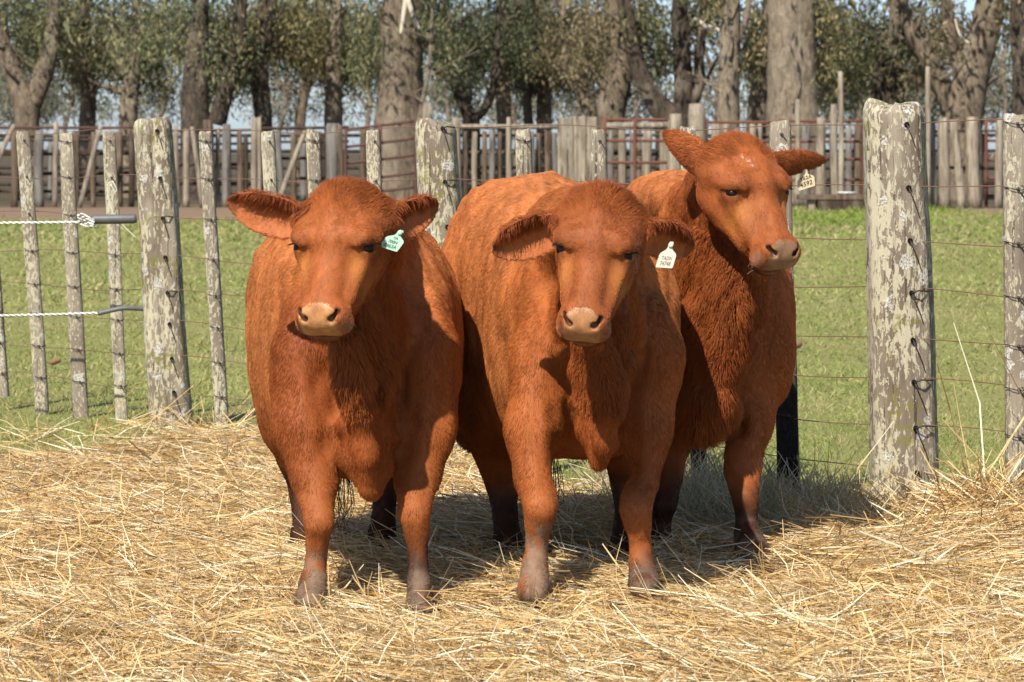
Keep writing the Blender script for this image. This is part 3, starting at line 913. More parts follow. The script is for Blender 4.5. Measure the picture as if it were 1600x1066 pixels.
    bx('plank', 1246, 304, 1350, 312, .60, M_TIMBER)
    bx('leg', 1262, 312.3, 1272, 329, .4, M_PALE)
    co, fs = tube_np([at(1323, 303.7, d), at(1323, 301.5, d), at(1323, 300, d)], [12 * s, 15 * s, 15.5 * s], 14, True)
    b = link('white_basin', mesh_np('white_basin', co, fs), None, M_WHITEBASIN)
    props(b, 'small white basin lying on the plank of the trough', 'basin')
build_corral()

# ---------------------------------------------------------------- trees
def mat_bark(name, dark, light, sc=1.0):
    n = NT(name)
    p = n.obj()
    g = n.noise(n.scale(p, (9 * sc, 9 * sc, 3.2 * sc)), 1.0, 8, .72, 1.0)
    b = n.noise(n.scale(p, (1.2, 1.2, .6)), 1.0, 4, .6)
    c = n.mix(n.rng(g, .28, .72), dark, light)
    c = n.mix(n.rng(b, .5, .7, 0, .6), c, (.30, .25, .19))
    n.bump(g, 1.0, .09)
    return n.done(c, .92, .12)
M_BARK = mat_bark('brown_bark', (.060, .046, .034), (.27, .215, .155))
M_BARK2 = mat_bark('grey_bark', (.095, .078, .058), (.33, .27, .20))
M_BARK3 = mat_bark('dark_bark', (.030, .024, .020), (.125, .098, .075))
M_DEAD = plain('dead_branch', (.50, .45, .37), .8, .2, .3, 8)
M_LEAF = mat_attr('leaves', .6, .25, .35)

PAL_FAR = [(.10, .11, .075), (.16, .165, .115), (.21, .20, .14), (.25, .22, .16)]  # distance haze mixed into the leaf colour, paler and greyer
def limb(bag, pts, d, seed, sides=12):
    s = d / F_PX
    P = np.array([at(p[0], p[1], d + (p[3] if len(p) > 3 else 0)) for p in pts]); R = np.array([[p[2] * s * .5] for p in pts])
    n = max(8, 5 * len(pts))
    Q = spline(np.hstack([P, R]), n)
    bag.add(*tube_np(Q[:, :3], np.maximum(Q[:, 3], .008), sides, True, 1.0, .2 * seed, .07, seed))

def leaves(n, blobs, d, r, size, pal, droop=1.0, spread=1.6):
    """leaf-sized blades hanging in sprays through the blobs (photograph x, y, rx, ry)"""
    s = d / F_PX
    B = np.array(blobs, float)
    a = B[:, 2] * B[:, 3]; b = r.choice(len(B), n, p=a / a.sum())
    per = 9
    m = n // per
    b = b[:m]
    u = r.normal(size=(m, 3)) * .52
    px = B[b, 0] + u[:, 0] * B[b, 2]; py = B[b, 1] + u[:, 1] * B[b, 3]
    dd = d + u[:, 2] * spread * 1.6
    C = np.stack([(px - CX) * dd / F_PX, dd, CAM_H - (py - HY) * dd / F_PX], -1)
    tone = r.random(m)
    ctr = np.repeat(C, per, 0) + r.normal(size=(m * per, 3)) * np.array([.16, .16, .22]) * size / .15
    k = m * per
    ax = r.normal(size=(k, 3)) * .6 + np.array([0, 0, -1.0]) * droop; ax /= np.linalg.norm(ax, axis=1, keepdims=True)
    sd = np.cross(ax, r.normal(size=(k, 3))); sd /= np.linalg.norm(sd, axis=1, keepdims=True)
    L = size * r.uniform(.6, 1.3, k)[:, None]; W = L * r.uniform(.22, .38, k)[:, None]
    co = np.stack([ctr, ctr + ax * L * .45 + sd * W * .5, ctr + ax * L, ctr + ax * L * .45 - sd * W * .5], 1)
    pal = np.array(pal)
    t = np.clip(np.repeat(tone, per) + r.normal(size=k) * .18, 0, .999) * (len(pal) - 1)
    i = t.astype(int); f = (t - i)[:, None]
    c = (pal[i] * (1 - f) + pal[i + 1] * f) * r.uniform(.8, 1.2, (k, 1))
    return co, c

PAL_GREEN = [(0.06, 0.07, 0.036), (0.102, 0.114, 0.06), (0.15, 0.162, 0.084), (0.21, 0.21, 0.108), (0.276, 0.24, 0.12)]
PAL_OLIVE = [(0.072, 0.074, 0.036), (0.126, 0.126, 0.06), (0.186, 0.174, 0.082), (0.264, 0.222, 0.102), (0.348, 0.264, 0.138)]
PAL_DARK = [(0.048, 0.058, 0.031), (0.09, 0.102, 0.054), (0.132, 0.144, 0.074), (0.18, 0.18, 0.096)]
PAL_BROWN = [(0.102, 0.09, 0.054), (0.18, 0.156, 0.09), (0.228, 0.198, 0.114), (0.312, 0.24, 0.144)]

def tree(label, d, bark, limbs, blobs, n, pal, size=.15, name='tree', group='trees behind the corral', dead=None):
    seed = int(abs(limbs[0][0][0])) + 3
    r = np.random.default_rng(seed)
    p = at(limbs[0][0][0], 0, d)
    t = props(empty(name, (p[0], d, 0)), label, 'tree', group)
    gy = 235 + (CAM_H + .15) * F_PX / d
    main = list(limbs[0]); x0, y0, w0 = main[0][:3]
    main = [(x0, gy, w0 * 1.25), (x0, gy - 14, w0 * 1.08)] + main
    b = Bag(); limb(b, main, d, seed, 16)
    for k, l in enumerate(limbs[1:]): limb(b, l, d, seed + k + 1)
    # twigs
    for l in limbs:
        for q in l[1:]:
            for _ in range(2):
                x, y, w = q[:3]
                e = (x + r.normal() * 40, y - 25 - r.random() * 45)
                limb(b, [(x, y, min(w * .4, 7)), ((x + e[0]) / 2 + r.normal() * 8, (y + e[1]) / 2, min(w * .25, 4)), (e[0], e[1], 1.4)], d + r.normal() * .3, seed, 5)
    b.build('trunk', bark, t)
    if dead:
        b = Bag()
        for l in dead: limb(b, l, d - 1.2, seed, 7)
        b.build('dead_branch', M_DEAD, t)
    # the rest of the crown, above the picture
    xm = np.mean([l[-1][0] for l in limbs])
    top = [(xm + dx, -95 + dy, 95, 70) for dx, dy in ((-90, 0), (0, -20), (95, 5), (-40, -110), (60, -120))]
    hang = []
    for q in blobs:
        for _ in range(5):
            hang.append((q[0] + r.normal() * q[2] * .8, q[1] + q[3] * r.uniform(.3, 1.15), r.uniform(5, 10), r.uniform(14, 34)))
    co, c = leaves(int(n * 3.2), [(q[0], q[1] - 4, q[2] * 1.2, q[3] * 1.15) for q in blobs] + hang, d + 1.9, r, size, np.array(pal) * 1.12)
    co2, c2 = leaves(int(900), top, d, r, size * 2.1, pal, 1.0, 2.2)
    co = np.concatenate([co, co2]); c = np.concatenate([c, c2])
    k = len(co)
    q = (np.arange(k) * 4)[:, None] + np.arange(4)[None]
    cc = np.repeat(np.hstack([c, np.ones((k, 1))]), 4, 0)
    link('crown', mesh_np('crown', co.reshape(-1, 3), q, False, {'col': ('FLOAT_COLOR', cc)}), t, M_LEAF)

def build_trees():
    T = tree
    T('forked tree at the left edge, its two thick limbs parting in a V', 88, M_BARK, [[(42, 200, 38), (40, 165, 42), (24, 120, 32), (6, 75, 26), (-10, 20, 20), (-14, -60, 14)], [(50, 165, 30), (68, 115, 30), (80, 70, 24), (84, 20, 18), (90, -60, 12)]],
      [(60, 40, 50, 40), (20, 20, 40, 40), (70, 70, 26, 24)], 2600, PAL_GREEN)
    T('slim tree with a dark right side, second from the left edge', 92, M_BARK, [[(136, 195, 26), (138, 150, 24), (134, 100, 22), (130, 40, 18), (128, -60, 12)]], [(120, 55, 45, 50), (140, 100, 26, 26), (100, 20, 40, 30)], 2400, PAL_OLIVE)
    T('pale tree with a short side stub, between split post and slim tree', 90, M_BARK2, [[(200, 195, 30), (203, 150, 28), (208, 105, 26), (212, 50, 20), (216, -60, 14)], [(197, 145, 12), (178, 141, 9), (158, 134, 6)], [(196, 120, 14), (186, 85, 11), (182, 40, 8)]],
      [(200, 40, 60, 40), (170, 90, 34, 30), (235, 85, 26, 40)], 3000, PAL_GREEN)
    T('broad dark tree standing on two leaning stems right of the split post', 84, M_BARK3, [[(305, 200, 48), (304, 150, 44), (306, 100, 38), (312, 40, 28), (320, -60, 18)], [(338, 195, 30), (352, 140, 28), (368, 90, 24), (376, 30, 18), (382, -60, 12)]],
      [(290, 40, 60, 45), (355, 60, 40, 44), (360, 105, 26, 26), (325, 110, 24, 20)], 3800, PAL_GREEN)
    T('dark tree leaning left above the ear of the left cow', 86, M_BARK3, [[(413, 200, 26), (408, 150, 28), (404, 100, 30), (416, 50, 24), (430, -60, 16)]], [(420, 30, 55, 40), (385, 85, 24, 30), (452, 60, 24, 28)], 2600, PAL_OLIVE)
    T('thin tree forking at half height left of the straight trunk', 96, M_BARK, [[(468, 200, 18), (474, 150, 17), (482, 105, 18), (470, 60, 12), (462, -40, 8)], [(482, 105, 12), (496, 70, 11), (504, 20, 8), (506, -40, 6)], [(470, 150, 7), (446, 132, 5), (428, 142, 3)]],
      [(480, 30, 40, 34), (500, 70, 20, 30)], 1500, PAL_OLIVE)
    T('straight tree with yellowish foliage over the poll of the left cow', 90, M_BARK2, [[(521, 200, 29), (521, 150, 27), (522, 100, 26), (524, 40, 20), (524, -60, 14)]], [(520, 45, 50, 44), (548, 92, 26, 26), (500, 95, 20, 18)], 3000, PAL_OLIVE)
    T('huge thick trunk with a white dead branch, above the thick middle post', 82, M_BARK, [[(624, 205, 78), (625, 165, 70), (626, 110, 66), (628, 50, 64), (632, -20, 60), (634, -80, 50)], [(648, 110, 26), (652, 60, 24), (660, 0, 20), (668, -60, 16)]],
      [(586, 40, 36, 40), (672, 30, 34, 36), (590, 90, 20, 24)], 2000, PAL_GREEN, dead=[[(626, 55, 5), (632, 15, 8), (637, -20, 9)], [(637, 0, 9), (646, 25, 7), (656, 46, 4)]])
    T('slender pale stem leaning right beside the huge trunk', 80, M_BARK2, [[(656, 200, 9), (660, 160, 8), (668, 120, 7), (674, 60, 6), (676, -30, 4)]], [(676, 40, 24, 30), (690, 80, 16, 20)], 700, PAL_GREEN)
    T('dark tree splitting into a wide V above the middle cow', 88, M_BARK3, [[(736, 198, 28), (734, 182, 24), (716, 140, 20), (706, 95, 19), (700, 50, 16), (690, -40, 12)], [(740, 188, 16), (760, 165, 14), (772, 130, 12), (776, 80, 10), (780, 0, 8)]],
      [(715, 45, 44, 40), (760, 60, 30, 36), (726, 100, 16, 22)], 2400, PAL_DARK)
    T('brown tree behind the pale topped boards over the middle cow', 92, M_BARK2, [[(788, 198, 24), (786, 150, 24), (784, 100, 22), (784, 40, 18), (786, -60, 12)]], [(800, 40, 50, 46), (806, 90, 24, 26)], 2600, PAL_DARK)
    T('straight brown tree left of the plank panel', 94, M_BARK2, [[(850, 198, 24), (850, 150, 23), (846, 100, 20), (840, 40, 16), (838, -50, 10)], [(826, 196, 16), (824, 150, 14), (828, 110, 12), (836, 60, 10)]], [(850, 55, 50, 50), (880, 95, 20, 22), (826, 112, 14, 18)], 3200, PAL_DARK)
    T('pale limbed tree leaning left above the plank panel', 90, M_BARK2, [[(926, 195, 24), (916, 160, 23), (896, 125, 20), (884, 90, 18), (880, 30, 14), (882, -50, 10)]], [(895, 45, 44, 44), (905, 85, 24, 22)], 2200, PAL_BROWN)
    T('gnarled dark tree right of the plank panel', 86, M_BARK, [[(955, 200, 42), (956, 165, 46), (966, 120, 44), (970, 70, 36), (964, 10, 30), (960, -70, 20)]], [(930, 70, 30, 40), (965, 30, 40, 30)], 1800, PAL_BROWN)
    T('dark curving tree with a pair of upright stems over the lifted ear', 85, M_BARK3, [[(1052, 200, 54), (1040, 178, 40), (1014, 145, 28), (998, 105, 26), (985, 55, 24), (974, -10, 22), (970, -70, 16)], [(1066, 190, 32), (1068, 140, 30), (1066, 90, 28), (1062, 30, 26), (1062, -60, 18)], [(1074, 180, 22), (1092, 130, 18), (1092, 90, 16), (1098, 40, 14), (1102, -40, 10)], [(1096, 140, 7), (1112, 108, 5), (1122, 88, 4)]],
      [(1012, 22, 34, 28), (1088, 22, 22, 26), (1036, 70, 14, 26)], 1300, PAL_GREEN, dead=[[(1085, 28, 6), (1105, 42, 8), (1130, 50, 7)]])
    T('clean straight trunk above the poll of the turned cow', 83, M_BARK2, [[(1138, 200, 35), (1138, 150, 34), (1140, 90, 32), (1142, 30, 30), (1142, -70, 22)], [(1152, 70, 9), (1166, 30, 10), (1172, -20, 8)]], [(1120, 5, 26, 20), (1176, 60, 18, 30)], 700, PAL_OLIVE)
    T('leaning brown tree between the straight trunk and the widest trunk', 89, M_BARK2, [[(1182, 200, 32), (1184, 160, 30), (1190, 110, 27), (1200, 60, 26), (1206, -40, 20)]], [(1190, 30, 24, 26), (1178, 80, 14, 20)], 700, PAL_OLIVE)
    T('widest trunk of all, pale and rough, right of the turned cow', 81, M_BARK2, [[(1240, 205, 84), (1238, 165, 78), (1238, 110, 74), (1236, 50, 72), (1234, -20, 66), (1234, -80, 56)]], [(1290, 60, 24, 44), (1290, 110, 18, 20), (1280, 20, 30, 30)], 1500, PAL_OLIVE)
    T('dark tree veiled by hanging foliage above the thickest fence post', 86, M_BARK3, [[(1398, 200, 34), (1398, 150, 30), (1396, 90, 28), (1402, 30, 26), (1406, -60, 18)], [(1372, 198, 20), (1370, 150, 18), (1374, 100, 16), (1380, 50, 12)]], [(1345, 60, 44, 50), (1390, 90, 30, 34), (1330, 120, 28, 24), (1420, 40, 24, 34)], 3600, PAL_GREEN)
    T('massive brown tree forking into two broad limbs at the right', 84, M_BARK, [[(1505, 200, 62), (1510, 160, 60), (1520, 110, 54), (1536, 60, 50), (1548, 0, 44), (1556, -70, 34)], [(1490, 175, 34), (1468, 125, 30), (1448, 90, 26), (1426, 55, 22), (1412, 10, 18), (1408, -60, 14)], [(1506, 130, 20), (1490, 80, 20), (1480, 20, 18), (1478, -50, 14)]],
      [(1470, 40, 40, 30), (1500, 70, 24, 26), (1440, 110, 16, 18)], 1300, PAL_BROWN, dead=[[(1514, 68, 4), (1500, 55, 4), (1492, 30, 3)]])
    T('trunk cut by the right edge of the picture', 82, M_BARK3, [[(1596, 205, 34), (1597, 150, 32), (1596, 90, 30), (1592, 30, 28), (1590, -60, 20)]], [(1580, 10, 18, 22), (1610, 40, 30, 40)], 500, PAL_OLIVE)
    # thin far trees that veil the sky between the trunks
    r = np.random.default_rng(90)
    xs = [(20, 'at the far left'), (100, 'left of the slim tree'), (245, 'right of the pale stubbed tree'), (440, 'behind the thin forked tree'), (565, 'left of the huge trunk'), (700, 'right of the huge trunk'), (815, 'left of the plank panel'), (900, 'above the plank panel'), (1005, 'behind the curving tree'), (1110, 'left of the clean straight trunk'), (1215, 'behind the widest trunk'), (1345, 'above the long red gate'), (1440, 'left of the massive forked tree'), (1570, 'right of the massive forked tree')]
    for k, (x, where) in enumerate(xs):
        d = 125 + (k * 37) % 40
        sx = x + r.normal() * 6
        T('far thin tree, blurred and sparse, ' + where, d, M_BARK, [[(sx, 205, 8), (sx + r.normal() * 8, 150, 7), (sx + r.normal() * 14, 100, 6), (sx + r.normal() * 20, 30, 4)], [(sx, 170, 5), (sx + 25 * r.choice([-1, 1]), 130, 4), (sx + 40 * r.choice([-1, 1]), 100, 2)]],
          [(sx - 20, 120, 40, 30), (sx + 30, 140, 36, 28), (sx, 80, 50, 30), (sx + 10, 168, 44, 14), (sx - 30, 160, 30, 18)], 1500 if k not in (9, 4) else 600, PAL_FAR, .22, 'far_tree', 'far thin trees beyond the grove')
build_trees()

def build_chunks():
    for (px_, py_, w, lab, seed) in ((1243, 545, 20, 'small brown chunk of wood lying in the pasture right of the turned cow', 3), (86, 571, 15, 'low reddish stub of wood in the grass between two leaning battens', 5)):
        d = 235 and CAM_H * F_PX / (py_ - 235)
        s = d / F_PX
        c = at(px_, py_, d)
        P = spline([c + np.array([-w * .55 * s, 0, .012]), c + np.array([0, .02, .022]), c + np.array([w * .55 * s, .03, .030])], 8)
        co, fs = tube_np(P, np.array([.3, .6, .75, .8, .75, .7, .55, .25]) * w * s * .42, 9, True, .8, .3, .12, seed)
        props(link('wood_chunk', mesh_np('wood_chunk', co, fs), None, M_CHUNK), lab, 'wood chunk')
M_CHUNK = plain('brown_chunk', (.20, .115, .065), .85, .2, .35, 40)
build_chunks()

def build_side_woods():
    """the grove and the pens going on past both edges of the picture"""
    r = np.random.default_rng(123)
    bag = Bag()
    for side in (-1, 1):
        for k in range(11):
            d = r.uniform(84, 110)
            x = side * (.165 * d + 2.0 + k * 2.6 + r.uniform(-.8, .8))
            hgt = r.uniform(6.5, 9.5); w = r.uniform(.22, .5)
            P = spline([[x, d, -.1], [x + r.normal() * .2, d, hgt * .3], [x + r.normal() * .5, d, hgt * .65], [x + r.normal() * .8, d, hgt]], 10)
            bag.add(*tube_np(P, np.linspace(w, .06, 10), 8, True, 1, 0, .1, k), (.15, .12, .085))
            n = 700
            C = np.array([x, d, hgt * .68]) + r.normal(size=(n, 3)) * np.array([1.5, 1.4, hgt * .16])
            a = r.normal(size=(n, 3)) * .6 + np.array([0, 0, -1.0]); a /= np.linalg.norm(a, axis=1, keepdims=True)
            s_ = np.cross(a, r.normal(size=(n, 3))); s_ /= np.linalg.norm(s_, axis=1, keepdims=True)
            L = r.uniform(.3, .6, (n, 1))
            co = np.stack([C, C + a * L * .5 + s_ * L * .2, C + a * L, C + a * L * .5 - s_ * L * .2], 1).reshape(-1, 3)
            pal = np.array(PAL_GREEN)[r.integers(0, 5, n)]
            bag.add(co, (np.arange(n) * 4)[:, None] + np.arange(4)[None], np.repeat(pal, 4, 0))
        x = side * 13.2
        for k in range(34):
            x += side * r.uniform(.35, 1.1)
            bag.add(*tube_np([[x, CD + 1, -.05], [x + r.normal() * .03, CD + 1, r.uniform(1.5, 1.9)]], r.uniform(.07, .14), 7, True), (.16, .13, .10))
        for z in (.5, 1.0, 1.6):
            bag.add(*tube_np([[side * 13.0, CD + 1.2, z], [side * 40, CD + 1.2, z]], .04, 6, True), (.09, .065, .05))
    props(bag.build('side_woods', M_LEAF), kind='stuff')
build_side_woods()
# ---------------------------------------------------------------- cattle
def unit(v):
    v = np.asarray(v, float); return v / (np.linalg.norm(v) + 1e-12)

class Field:
    """signed distance grid on a rectilinear lattice, smooth unions, surface nets"""
    def __init__(s, gx, gy, gz):
        s.g = [np.asarray(a, np.float32) for a in (gx, gy, gz)]
        s.F = np.full(tuple(len(a) for a in s.g), 0.5, np.float32)
    def apply(s, lo, hi, k, fn, op='add'):
        pad = k + 0.03
        sl = []
        for a, l, h in zip(s.g, lo, hi):
            i0 = max(0, np.searchsorted(a, l - pad) - 1); i1 = min(len(a), np.searchsorted(a, h + pad) + 1)
            if i1 <= i0: return
            sl.append(slice(i0, i1))
        X = s.g[0][sl[0]][:, None, None]; Y = s.g[1][sl[1]][None, :, None]; Z = s.g[2][sl[2]][None, None, :]
        d = fn(X, Y, Z).astype(np.float32)
        A = s.F[tuple(sl)]
        if op == 'add':
            h = np.maximum(k - np.abs(A - d), 0) / k
            s.F[tuple(sl)] = np.minimum(A, d) - h * h * k * 0.25
        else:
            d = -d
            h = np.maximum(k - np.abs(A - d), 0) / k
            s.F[tuple(sl)] = np.maximum(A, d) + h * h * k * 0.25
    def cap(s, a, b, r1, r2, k=0.04, op='add'):
        a = np.asarray(a, float); b = np.asarray(b, float); ba = b - a; L2 = float(ba @ ba) + 1e-9
        R = max(r1, r2)
        def fn(X, Y, Z):
            px, py, pz = X - a[0], Y - a[1], Z - a[2]
            t = np.clip((px * ba[0] + py * ba[1] + pz * ba[2]) / L2, 0, 1)
            return np.sqrt((px - t * ba[0]) ** 2 + (py - t * ba[1]) ** 2 + (pz - t * ba[2]) ** 2) - (r1 + (r2 - r1) * t)
        s.apply(np.minimum(a, b) - R, np.maximum(a, b) + R, k, fn, op)
    def chain(s, pts, k=0.04):
        for (p, r), (q, r2) in zip(pts[:-1], pts[1:]):
            s.cap(p, q, r, r2, k)
    def ell(s, c, rad, ax=None, k=0.04, op='add'):
        c = np.asarray(c, float); rad = np.asarray(rad, float)
        M = np.eye(3) if ax is None else np.asarray(ax, float)
        ext = np.abs(M * rad[:, None]).sum(0)
        def fn(X, Y, Z):
            px, py, pz = X - c[0], Y - c[1], Z - c[2]
            k0 = 0; k1 = 0
            for i in range(3):
                q = px * M[i, 0] + py * M[i, 1] + pz * M[i, 2]
                k0 = k0 + (q / rad[i]) ** 2; k1 = k1 + (q / rad[i] ** 2) ** 2
            k0 = np.sqrt(k0); k1 = np.sqrt(k1) + 1e-6
            return k0 * (k0 - 1.0) / k1
        s.apply(c - ext, c + ext, k, fn, op)
    def surface(s):
        F = s.F; gx, gy, gz = s.g
        S = F < 0
        nx, ny, nz = F.shape
        cnt = np.zeros((nx - 1, ny - 1, nz - 1), np.uint8)
        for i in (0, 1):
            for j in (0, 1):
                for k in (0, 1):
                    cnt += S[i:nx - 1 + i, j:ny - 1 + j, k:nz - 1 + k]
        act = np.argwhere((cnt > 0) & (cnt < 8))
        I, J, K = act.T
        idx = np.full(cnt.shape, -1, np.int32); idx[I, J, K] = np.arange(len(act))
        acc = np.zeros((len(act), 3)); num = np.zeros(len(act))
        cs = [(i, j, k) for i in (0, 1) for j in (0, 1) for k in (0, 1)]
        val = {c: F[I + c[0], J + c[1], K + c[2]] for c in cs}
        def pos(c): return np.stack([gx[I + c[0]], gy[J + c[1]], gz[K + c[2]]], -1)
        for a in cs:
            for ax in range(3):
                if a[ax]: continue
                b = list(a); b[ax] = 1; b = tuple(b)
                va, vb = val[a], val[b]
                m = (va < 0) != (vb < 0)
                t = np.where(m, va / np.where(m, va - vb, 1), 0)[:, None]
                p = pos(a) * (1 - t) + pos(b) * t
                acc += np.where(m[:, None], p, 0); num += m
        co = acc / num[:, None]
        quads = []
        for ax in range(3):
            o1, o2 = [(1, 2), (2, 0), (0, 1)][ax]
            sl0 = [slice(None)] * 3; sl1 = [slice(None)] * 3
            sl0[ax] = slice(0, -1); sl1[ax] = slice(1, None)
            for o in (o1, o2):
                sl0[o] = slice(1, -1); sl1[o] = slice(1, -1)
            a = S[tuple(sl0)]; b = S[tuple(sl1)]
            E = np.argwhere(a != b)
            if len(E) == 0: continue
            flip = a[tuple(E.T)]
            base = E.copy(); base[:, o1] += 1; base[:, o2] += 1
            def cell(d1, d2):
                c = base.copy(); c[:, o1] -= d1; c[:, o2] -= d2
                return idx[c[:, 0], c[:, 1], c[:, 2]]
            q = np.stack([cell(1, 1), cell(0, 1), cell(0, 0), cell(1, 0)], -1)
            q[~flip] = q[~flip][:, ::-1]
            quads.append(q)
        Q = np.vstack(quads); Q = Q[(Q >= 0).all(1)]
        return co, Q

def axis_grid(lo, hi, fine_lo, fine_hi, fine, coarse):
    out = [lo]
    while out[-1] < hi:
        x = out[-1]
        out.append(x + (fine if fine_lo <= x <= fine_hi else coarse))
    return np.array(out)

def vert_normals(co, Q):
    n = np.cross(co[Q[:, 2]] - co[Q[:, 0]], co[Q[:, 3]] - co[Q[:, 1]])
    N = np.zeros_like(co)
    for k in range(4): np.add.at(N, Q[:, k], n)
    return N / (np.linalg.norm(N, axis=1, keepdims=True) + 1e-12), n

def laplace(co, Q, it, lam=0.5, mask=None):
    e = np.vstack([Q[:, [0, 1]], Q[:, [1, 2]], Q[:, [2, 3]], Q[:, [3, 0]]])
    for _ in range(it):
        A = np.zeros_like(co); c = np.zeros(len(co))
        for d in range(3):
            A[:, d] = np.bincount(e[:, 0], co[e[:, 1], d], len(co)) + np.bincount(e[:, 1], co[e[:, 0], d], len(co))
        c = np.bincount(e[:, 0], minlength=len(co)) + np.bincount(e[:, 1], minlength=len(co))
        L = A / np.maximum(c, 1)[:, None] - co
        co = co + lam * L * (1 if mask is None else mask[:, None])
    return co

class Head:
    def __init__(s, eye, yaw, pitch, roll=0.0, sx=1.0, sc=1.0):
        y, p, r = map(math.radians, (yaw, pitch, roll))
        fwd = np.array([math.sin(y), -math.cos(y), 0]); up = np.array([0, 0, 1.0])
        s.A = fwd * math.cos(p) - up * math.sin(p)
        s.N = up * math.cos(p) + fwd * math.sin(p)
        s.X = np.array([math.cos(y), math.sin(y), 0])
        R = np.array(Matrix.Rotation(r, 3, Vector(fwd)))
        s.A, s.N, s.X = R @ s.A, R @ s.N, R @ s.X
        s.sx = sx; s.sc = sc
        s.O = np.asarray(eye) - 0.17 * sc * s.A
    AF = 0.935
    def w(s, x, a, n):
        a = 0.17 + (a - 0.17) * (s.AF if a > 0.17 else 1.0)
        return s.O + s.sc * (s.sx * x * s.X + a * s.A + n * s.N)
    def local(s, P):
        d = (P - s.O) / s.sc
        a = d @ s.A
        return d @ s.X / s.sx, np.where(a > 0.17, 0.17 + (a - 0.17) / s.AF, a), d @ s.N
    def ax(s): return np.stack([s.X, s.A, s.N])

class Ear:
    def __init__(s, base, tip, facing, W=0.055, cup=0.5, droop=0.0):
        s.b = np.asarray(base, float); s.t = np.asarray(tip, float)
        s.L = np.linalg.norm(s.t - s.b); s.S = unit(s.t - s.b)
        f = np.asarray(facing, float); s.Wd = unit(f - s.S * (f @ s.S)); s.T = np.cross(s.Wd, s.S)
        if s.T[2] < 0: s.T = -s.T
        s.W = W; s.cup = cup; s.droop = droop
        if f[1] > 0: s.H = [.58, .80, 1.02, 1.08, 1.0, .80, .54, .34, .12, 0.0]      # pricked ear, seen from its back
    U = [-.2, 0, .12, .3, .5, .7, .85, .94, 1.0, 1.05]
    H = [.40, .50, .74, .95, 1., .88, .62, .38, .1, 0.0]
    def coords(s, P):
        d = P - s.b
        u = d @ s.S / s.L; t = d @ s.T + s.droop * u * u * s.L; w = d @ s.Wd
        return u, t, w
    def fn(s, X, Y, Z):
        dx, dy, dz = X - s.b[0], Y - s.b[1], Z - s.b[2]
        u = (dx * s.S[0] + dy * s.S[1] + dz * s.S[2]) / s.L
        t = dx * s.T[0] + dy * s.T[1] + dz * s.T[2] + s.droop * u * u * s.L
        w = dx * s.Wd[0] + dy * s.Wd[1] + dz * s.Wd[2]
        hw = s.W * np.interp(u, s.U, s.H)
        q = t / np.maximum(hw, 0.004)
        sheet = s.cup * hw * (np.minimum(q * q, 1.6) - 0.55)
        th = 0.0065 + 0.012 * np.clip(0.35 - u, 0, 1)
        d1 = (np.abs(w - sheet) - th) * 0.8
        d2 = (np.abs(t) - hw)
        d3 = (np.maximum(u - 1.0, -0.12 - u)) * s.L
        return np.maximum(np.maximum(d1, d2), d3)

COAT = np.array([0.325, 0.099, 0.027])

def mat_coat(name, hair=False):
    n = NT(name)
    c = n.attr('col')
    col = c.outputs['Color']
    if not hair:
        p = n.obj()
        f = n.noise(n.scale(p, (60, 60, 26)), 1.0, 5, 0.65)
        col = n.mix(n.rng(f, 0.3, 0.7, 0.0, 0.34), col, (0.14, 0.038, 0.012))
        f2 = n.noise(p, 240, 3, 0.7)
        h = n.math('ADD', f, n.math('MULTIPLY', f2, 0.5))
        n.bump(h, 0.35, 0.006)
        rough = n.new('ShaderNodeMapRange'); n.link(c.outputs['Alpha'], rough.inputs[0])
        rough.inputs[3].default_value = 0.30; rough.inputs[4].default_value = 0.62
        n.b.inputs['Specular IOR Level'].default_value = 0.22
        return n.done(col, rough.outputs[0])
    n.b.inputs['Specular IOR Level'].default_value = 0.11
    return n.done(col, 0.5)

M_COAT = mat_coat('red_hide')
M_FUR = mat_coat('red_fur', True)
def mat_eye():
    n = NT('dark_eye')
    return n.done((0.010, 0.005, 0.003), 0.30, 0.22)
M_EYE = mat_eye()
M_WHISKER = plain('pale_whisker', (.50, .42, .34), .5, .3)
M_TAILHAIR = plain('black_hair', (0.012, 0.009, 0.008), 0.6, 0.3)

def loft_fn(st, p=2.7):
    """body of cross-sections: rows (d, left px, right px, top py, bottom py)"""
    st = np.array(st, float)
    d = st[:, 0]
    L = (st[:, 1] - CX) * d / F_PX; R = (st[:, 2] - CX) * d / F_PX
    top = CAM_H - (st[:, 3] - HY) * d / F_PX; bot = CAM_H - (st[:, 4] - HY) * d / F_PX
    tab = np.stack([d, (L + R) / 2, (R - L) / 2, (top + bot) / 2, (top - bot) / 2], -1)
    fine = spline(tab, 400); fine[:, 0] = np.maximum.accumulate(fine[:, 0])
    def fn(X, Y, Z):
        y = np.clip(Y, d[0], d[-1])
        g = [np.interp(y, fine[:, 0], fine[:, k]) for k in range(1, 5)]
        q = (np.abs(X - g[0]) / g[1]) ** p + (np.abs(Z - g[2]) / g[3]) ** p
        dd = (q ** (1 / p) - 1) * np.minimum(g[1], g[3])
        ov = np.maximum(np.maximum(d[0] - Y, Y - d[-1]), 0)
        return dd * 0.92 + ov
    lo = np.array([L.min(), d[0], bot.min()]); hi = np.array([R.max(), d[-1], top.max()])
    return lo, hi, fn

